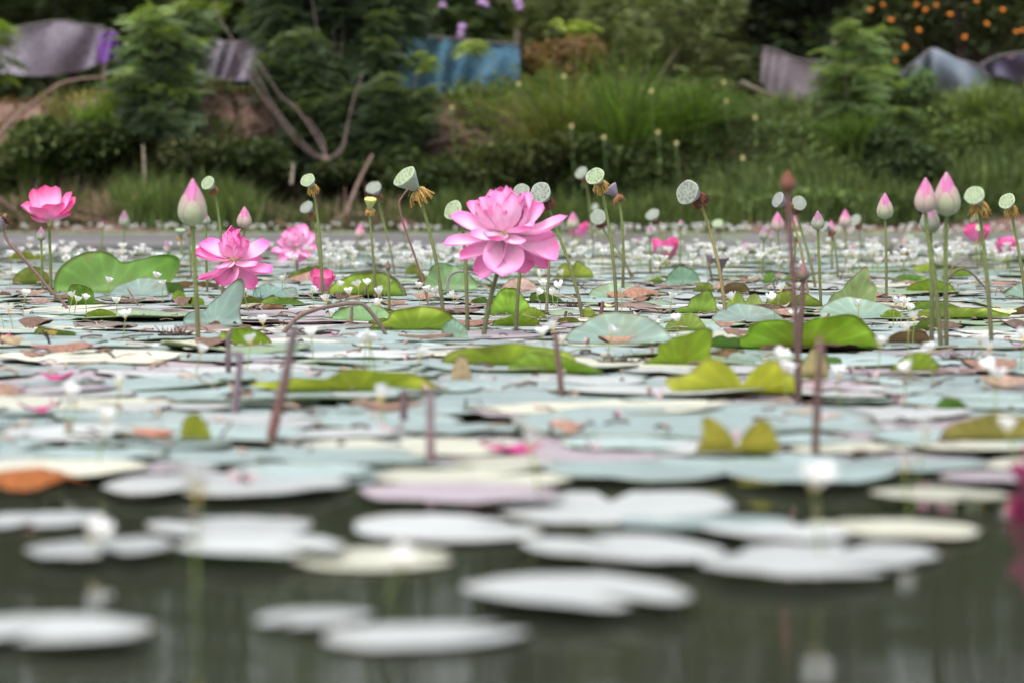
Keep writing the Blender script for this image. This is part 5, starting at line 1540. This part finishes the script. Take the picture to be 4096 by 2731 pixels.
# ------------------------------------------------------------------ small white fringed flowers
def snow_parts(seed):
    g = np.random.default_rng(seed)
    cor, cen, stk = MB(), MB(), MB()
    H = 1.0
    for k in range(6):
        a = k * 6.283 / 6 + g.uniform(-.15, .15)
        d = np.array([math.cos(a), math.sin(a), 0])
        s = np.array([-math.sin(a), math.cos(a), 0])
        op = g.uniform(.55, .85)
        up = np.array([0, 0, 1.0])
        P = [np.zeros(3), d * .42 * op + up * .42, d * .85 * op + up * .85, d * 1.25 * op + up * (1.15 + .12 * g.normal())]
        wd = [.14, .36, .44, .28]
        V = []
        for p, w in zip(P, wd):
            V += [p - s * w + up * .05, p, p + s * w + up * .05]
        f = gridf(4, 3)
        cor.add(V, f, np.repeat(np.array([(.80, .66, .20), (.73, .72, .65), (.74, .74, .74), (.74, .74, .74)]), 3, 0))
        for q in range(7):                                  # hairy fringe
            o = P[3] * .9 + P[2] * .1 + s * g.uniform(-.3, .3)
            e = o + d * g.uniform(.08, .25) + s * g.normal() * .14 + up * g.uniform(-.05, .2)
            cor.add([o - s * .035, o + s * .035, e], [(0, 1, 2)], (.74, .74, .74))
    lathe(cen, [(.02, -.25), (.10, -.05), (.15, .12), (.12, .26), (1e-5, .3)], np.zeros(3), (0, 0, 1), (.80, .55, .08), 8)
    return cor, cen
SNOW = []
for sd in range(5):
    a, b = snow_parts(1200 + sd)
    SNOW.append((a, b, a.mesh('corolla', M_white), b.mesh('centre', M_white)))
def stalk_mesh(h, lean, col=(.20, .27, .07)):
    mb = MB()
    tube(mb, bez(np.array([0, 0, -.03]), np.array([0, 0, h * .4]), np.array([lean * .6, 0, h * .7]), np.array([lean, 0, h]), 7), .0011, col, 5)
    return mb
def base_from_head(u, v, z):
    vb = VH + (v - VH) / (1 - z / CAMH)
    return ground(u, vb)
white_n = 0
def snow(u, v, z=None, size=None, label=None, group=None, full=True):
    global white_n
    white_n += 1
    z = z or random.uniform(.045, .068)
    b = base_from_head(u, v, z)
    k = random.randrange(5)
    r = size or random.uniform(.0125, .0165)
    lean = random.uniform(-.015, .015)
    lab = label or 'small white fringed flower on a thin stalk ' + where(b[0], b[1])
    root = empty('white_fringed_flower', b, lab, 'flower', group or 'white fringed flowers nearer than the white drift')
    c1, c2 = link('corolla', SNOW[k][2], root), link('centre', SNOW[k][3], root)
    rz = random.uniform(0, 6.28)
    tl = (random.uniform(-.35, .5), random.uniform(-.3, .3))
    for c in (c1, c2):
        c.location = (lean, 0, z)
        c.scale = (r, r, r)
        c.rotation_euler = (tl[0], tl[1], rz)
    stalk_mesh(z + r * -.1, lean).build('stalk', M_stem, root)
    return root
NEARW = [(43, 1108), (423, 1135), (653, 1080), (582, 1091), (617, 1117), (646, 1145), (272, 1193), (293, 1210), (347, 1203), (461, 1218), (993, 1180), (1126, 1128), (1258, 1170), (1325, 1210), (1145, 1120), (1365, 1150), (1385, 1180), (1438, 1150), (1475, 1143),
 (1535, 1140), (1530, 1170), (1522, 1182), (1497, 1225), (1680, 1155), (1715, 1172), (1728, 1176), (1722, 1108), (1830, 1192), (1900, 1112), (2160, 1108), (2190, 1150), (2225, 1157), (2170, 1183), (2215, 1185), (2240, 1103), (2487, 1177), (2677, 1196), (2910, 1202),
 (3106, 1165), (3190, 1188), (3105, 1207), (3570, 1220), (3600, 1222), (3623, 1245), (3650, 1280), (3433, 1230), (3178, 1270), (2708, 1290), (2620, 1292), (90, 1190), (2235, 1322), (2195, 1348), (2430, 1340), (2245, 1372), (20, 1244), (55, 1250), (490, 1275),
 (1065, 1297), (985, 1375), (1255, 1352), (1450, 1372), (1478, 1368), (1505, 1376), (1650, 1428), (780, 1412), (3630, 1322), (3510, 1385), (3730, 1408), (3935, 1375), (3955, 1405), (4080, 1358), (3142, 1440), (3150, 1492), (3610, 1490), (3360, 1512), (3925, 1482), (3985, 1522), (3670, 1738), (4075, 1732), (470, 1540), (280, 1620), (390, 1690), (260, 1580), (1540, 1600), (2160, 1790), (3640, 1880)]
for (u, v) in NEARW:
    snow(u, v)
snow(780, 1978, .085, .02, 'large blurred white fringed flower over the pale green foreground pad')
snow(3285, 1955, .075, .018, 'blurred white fringed flower upright over the blue foreground pads')
snow(1545, 2262, .028, .013, 'blurred white flower touching the water before the cream pad')
snow(395, 2160, .02, .016, 'blurred white flower low at the edge of the long pale pad')
# the drift of white flowers across the pond: the largest as things, the rest as one mass
g = np.random.default_rng(930)
drift = []
clus = [(g.uniform(-50, 4150), g.uniform(1035, 1120)) for _ in range(75)]
while len(drift) < 520:
    cu, cv = clus[g.integers(len(clus))]
    if g.random() < .45:
        u, v = g.uniform(-60, 4160), g.uniform(1030, 1135)
    else:
        u, v = cu + g.normal() * 45, cv + g.normal() * 9
    if g.random() > (.6 + .4 * (u / 4096)) or v < 1022:
        continue
    drift.append((u, v))
drift.sort(key=lambda q: -q[1])
far = MB()
def snow_into(mb, b, z, r, k, rz, lean, stalk_c=(.20, .27, .07), rich=True):
    cor, cen = SNOW[k][0], SNOW[k][1]
    ca, sa = math.cos(rz), math.sin(rz)
    for part in ((cor, cen) if rich else (cor,)):
        v = np.concatenate(part.v) * r
        V = np.stack([v[:, 0] * ca - v[:, 1] * sa, v[:, 0] * sa + v[:, 1] * ca, v[:, 2]], 1) + b + np.array([lean, 0, z])
        o0 = mb.n
        mb.add(V, np.zeros((0, 3), int), np.concatenate(part.c))
        for q in part.f:
            if len(q):
                mb.f.append(q + o0)
    sm = stalk_mesh(z, lean, stalk_c)
    o0 = mb.n
    mb.add(np.concatenate(sm.v) + b, np.zeros((0, 3), int), np.concatenate(sm.c))
    for q in sm.f:
        if len(q):
            mb.f.append(q + o0)
DR = []
for q in range(12):
    mb = MB()
    h = random.uniform(.05, .095)
    snow_into(mb, np.zeros(3), h, random.uniform(.016, .020), q % 5, random.uniform(0, 6.28), random.uniform(-.012, .012))
    DR.append(mb.mesh('white_fringed_flower', M_white))
for i, (u, v) in enumerate(drift):
    b = ground(u, v)
    if i < 300 - white_n:
        o = link('white_fringed_flower', DR[i % 12], None, b)
        o.rotation_euler = (0, 0, g.uniform(0, 6.28))
        k = g.uniform(.85, 1.15)
        o.scale = (k, k, k)
        tag(o, 'small white flower crowded in the drift across the middle of the pond', 'flower', 'white flowers of the drift')
    else:
        snow_into(far, b, g.uniform(.05, .09), g.uniform(.016, .020), g.integers(5), g.uniform(0, 6.28), g.uniform(-.012, .012))
for q in range(420):                                        # along the far shore
    u = g.uniform(-60, 4160)
    if u < 1900:
        Yd = g.uniform(23.0, 24.7)
        if g.random() < .45:
            continue
    else:
        Yd = g.uniform(20.5, 24.7)
    b = np.array([(u - U0) / F * Yd, Yd, 0])
    snow_into(far, b, g.uniform(.03, .07), g.uniform(.016, .022), g.integers(5), g.uniform(0, 6.28), 0, rich=False)
o = far.build('distant_white_flowers', M_white, None, (0, 15, 0))
tag(struct(o, 'stuff'), 'mass of distant white flowers thinning out towards the far shore', 'flowers')
# pads under the far-shore flowers
mb = MB()
for q in range(260):
    u = g.uniform(-100, 4200)
    Yd = g.uniform(23.6, 24.8) if u < 1900 else g.choice([g.uniform(23.4, 24.8), g.uniform(19, 24)])
    b = PADL[g.integers(5)][0]
    V = np.concatenate(b.v) * g.uniform(.07, .15) + np.array([(u - U0) / F * Yd, Yd, .004])
    o0 = mb.n
    mb.add(V, np.zeros((0, 3), int), np.concatenate(b.c) * np.array([.9, 1, .6]))
    for f in b.f:
        mb.f.append(f + o0)
tag(struct(mb.build('far_shore_pads', M_pad, None, (0, 24, 0)), 'stuff'), 'green band of tiny pads along the far shore', 'lily pads')

# ------------------------------------------------------------------ litter on the pads
g = np.random.default_rng(950)
def scrap(name, label, cat, u, v, L_, w, c, lift=.012, group=None, hump=.25, rot=None, z0=.014, mat=None):
    c0 = ground(u, v)
    a = g.uniform(0, 6.28) if rot is None else rot
    nu, nv = 9, 6
    t = np.linspace(0, 1, nu)
    x = (t - .5) * L_
    wd = w / 2 * np.sin(np.pi * np.clip(t * .94 + .03, 0, 1)) ** .6
    vv = np.linspace(-1, 1, nv)
    X = np.repeat(x[:, None], nv, 1)
    Yv = wd[:, None] * vv[None]
    sd_ = int(g.integers(9999))
    Zv = hump * w * (1 - vv[None] ** 2) * np.sin(np.pi * t)[:, None] + .22 * w * vnoise(np.stack([X / L_ * 3, Yv / w * 3], -1), 1.4, sd_) + lift * (np.abs(t - .5) * 2)[:, None] ** 2
    Zv = Zv - Zv.min() * .6
    V = np.stack([X * math.cos(a) - Yv * math.sin(a), X * math.sin(a) + Yv * math.cos(a), Zv], -1).reshape(-1, 3) + c0 + [0, 0, z0]
    mb = MB()
    f = gridf(nu, nv)
    C = np.array(c) * (1 + .25 * vnoise(np.stack([X, Yv], -1), 40, sd_))[..., None].reshape(-1, 1)
    mb.add(V, f, np.clip(C, .01, .95))
    mb.add(V - [0, 0, .0012], f[:, ::-1], np.clip(C * .85, .01, .95))
    o = mb.build(name, mat or M_dry, None, c0)
    if group:
        label = label + ' ' + where(c0[0], c0[1])
    return tag(o, label, cat, group)
for i, (u, v, L_, w, c, lab) in enumerate([(2530, 1212, .16, .07, (.24, .13, .09), 'curled brown dead leaf behind the white flower and tall pod stem'), (1245, 1148, .20, .06, (.24, .14, .11), 'reddish brown crinkled dead leaf below the far double lotus'), (2900, 1180, .08, .05, (.22, .15, .12), 'crumpled brown leaf scrap behind the yellow pod stem'), (110, 2000, .13, .05, (.26, .085, .025), 'orange brown dead leaf at the picture edge in the foreground'), (620, 1790, .07, .022, (.28, .12, .08), 'salmon orange dead leaf under a cream pad in front of the leaf fin'), (250, 1432, .13, .04, (.24, .13, .10), 'brown curled leaf strip on the blue pads'), (50, 1400, .05, .04, (.30, .22, .14), 'small tan leaf curl below the white flowers at the edge'), (200, 1372, .035, .035, (.20, .16, .04), 'small olive dead leaf curl on a blue pad'), (2280, 1765, .06, .03, (.26, .15, .11), 'brown leaf scrap behind the pink tinged flower'), (3930, 1500, .09, .03, (.30, .17, .10), 'brown leaf scrap under white flowers at the right'), (4060, 1580, .12, .04, (.26, .18, .14), 'tan leaf strip at the right edge'), (150, 1235, .10, .03, (.22, .14, .12), 'rolled brown leaf beside the slanting stem'), (1900, 1330, .1, .03, (.20, .11, .09), 'brown leaf scrap at the foot of the slanting lotus stem'), (2900, 1330, .05, .025, (.28, .15, .12), 'brown rolled scrap before the very large bright leaf'), (3300, 1345, .05, .03, (.2, .12, .1), 'dark leaf scrap on the large bright leaf edge'), (2470, 1395, .09, .025, (.26, .16, .11), 'pointed tan leaf roll right of the wide blue leaf'), (4070, 1340, .08, .05, (.10, .07, .06), 'dark dead leaf at the right edge under the white flower'), (3990, 1285, .10, .03, (.45, .46, .24), 'pale green rolled leaf behind the orange-skirted pod stem'), (2440, 1250, .05, .016, (.36, .38, .20), 'short pale rolled leaf right of the dark red stub')]):
    scrap('dead_leaf', lab, 'leaf', u, v, L_, w, c, rot=g.uniform(-.4, .4), hump=.45)
for i in range(34):                                          # fallen petals
    v = g.choice([g.uniform(1200, 1330), g.uniform(1330, 1800), g.uniform(1800, 2000)], p=[.4, .45, .15])
    hot = g.random() < .15
    scrap('fallen_petal', 'bright pink fallen petal' if hot else 'faded pale pink fallen petal', 'petal', g.uniform(0, 4096), v, g.uniform(.02, .045), g.uniform(.008, .018), (.42, .05, .19) if hot else (.50, .36, .38), group='fallen petals', mat=M_petal, hump=.15)
for (u, v) in [(150, 1680), (2010, 1845), (2090, 1848), (230, 1550)]:
    scrap('fallen_petal', 'bright pink fallen petal', 'petal', u, v, .06, .02, (.45, .05, .20), group='fallen petals', mat=M_petal, rot=g.uniform(-.3, .3))
for i in range(26):
    v = g.choice([g.uniform(1130, 1250), g.uniform(1250, 1420), g.uniform(1420, 1700)], p=[.45, .4, .15])
    scrap('dead_leaf', 'small crinkled brown leaf scrap', 'leaf', g.uniform(0, 4096), v, g.uniform(.05, .14), g.uniform(.02, .05), np.array([.20, .125, .095]) * g.uniform(.5, 1.4), group='brown leaf scraps', hump=.4, rot=g.uniform(-.6, .6))
mb = MB()
for i in range(900):                                         # specks, bits of stalk and mud
    Yd = math.sqrt(g.uniform(3.8 ** 2, 11.5 ** 2))
    p = np.array([g.uniform(-.5, .5) * 4096 / F * Yd * 1.15, Yd, .016])
    d = unit([g.normal(), g.normal(), g.normal() * .12])
    L_ = g.uniform(.004, .03) * g.choice([1, 2], p=[.85, .15])
    c = np.array([(.07, .045, .035), (.16, .10, .075), (.30, .22, .17)][g.integers(3)]) * g.uniform(.7, 1.3)
    tube(mb, [p - d * L_, p + [0, 0, .003], p + d * L_], g.uniform(.001, .0032), c, 5)
tag(struct(mb.build('pad_litter', M_debris, None, (0, 7, 0)), 'stuff'), 'dark specks and bits of stalk scattered over the pads', 'litter')
def tangle(label, u, v, w, n, c=(.06, .045, .04)):
    b = ground(u, v)
    mb = MB()
    for i in range(n):
        p = b + np.array([g.normal() * w * .4, g.normal() * w * .25, .012])
        d = unit([g.normal(), g.normal() * .5, abs(g.normal()) * .6])
        L_ = w * g.uniform(.2, .5)
        q = p + d * L_ + g.normal(size=3) * w * .1
        q[2] = abs(q[2])
        tube(mb, [b + [0, 0, .01], p, q], [.0022, .0016, .0008], np.array(c) * g.uniform(.6, 1.6), 4)
    return tag(mb.build('root_tangle', M_dry, None, b), label, 'root tangle')
tangle('dark wiry tangle of roots below the double pink lotus', 1000, 1218, .05, 60)
tangle('small dark root clump on the blue pad near the blurred bud stem', 712, 1360, .05, 70)
tangle('flat dark root clump right of the upright plain stem', 2280, 1245, .05, 50)
tangle('dark clump of bits in front of the wide blue leaf', 2475, 1470, .05, 40)
tangle('dark root clump at the right below the clustered buds', 3820, 1462, .04, 40)
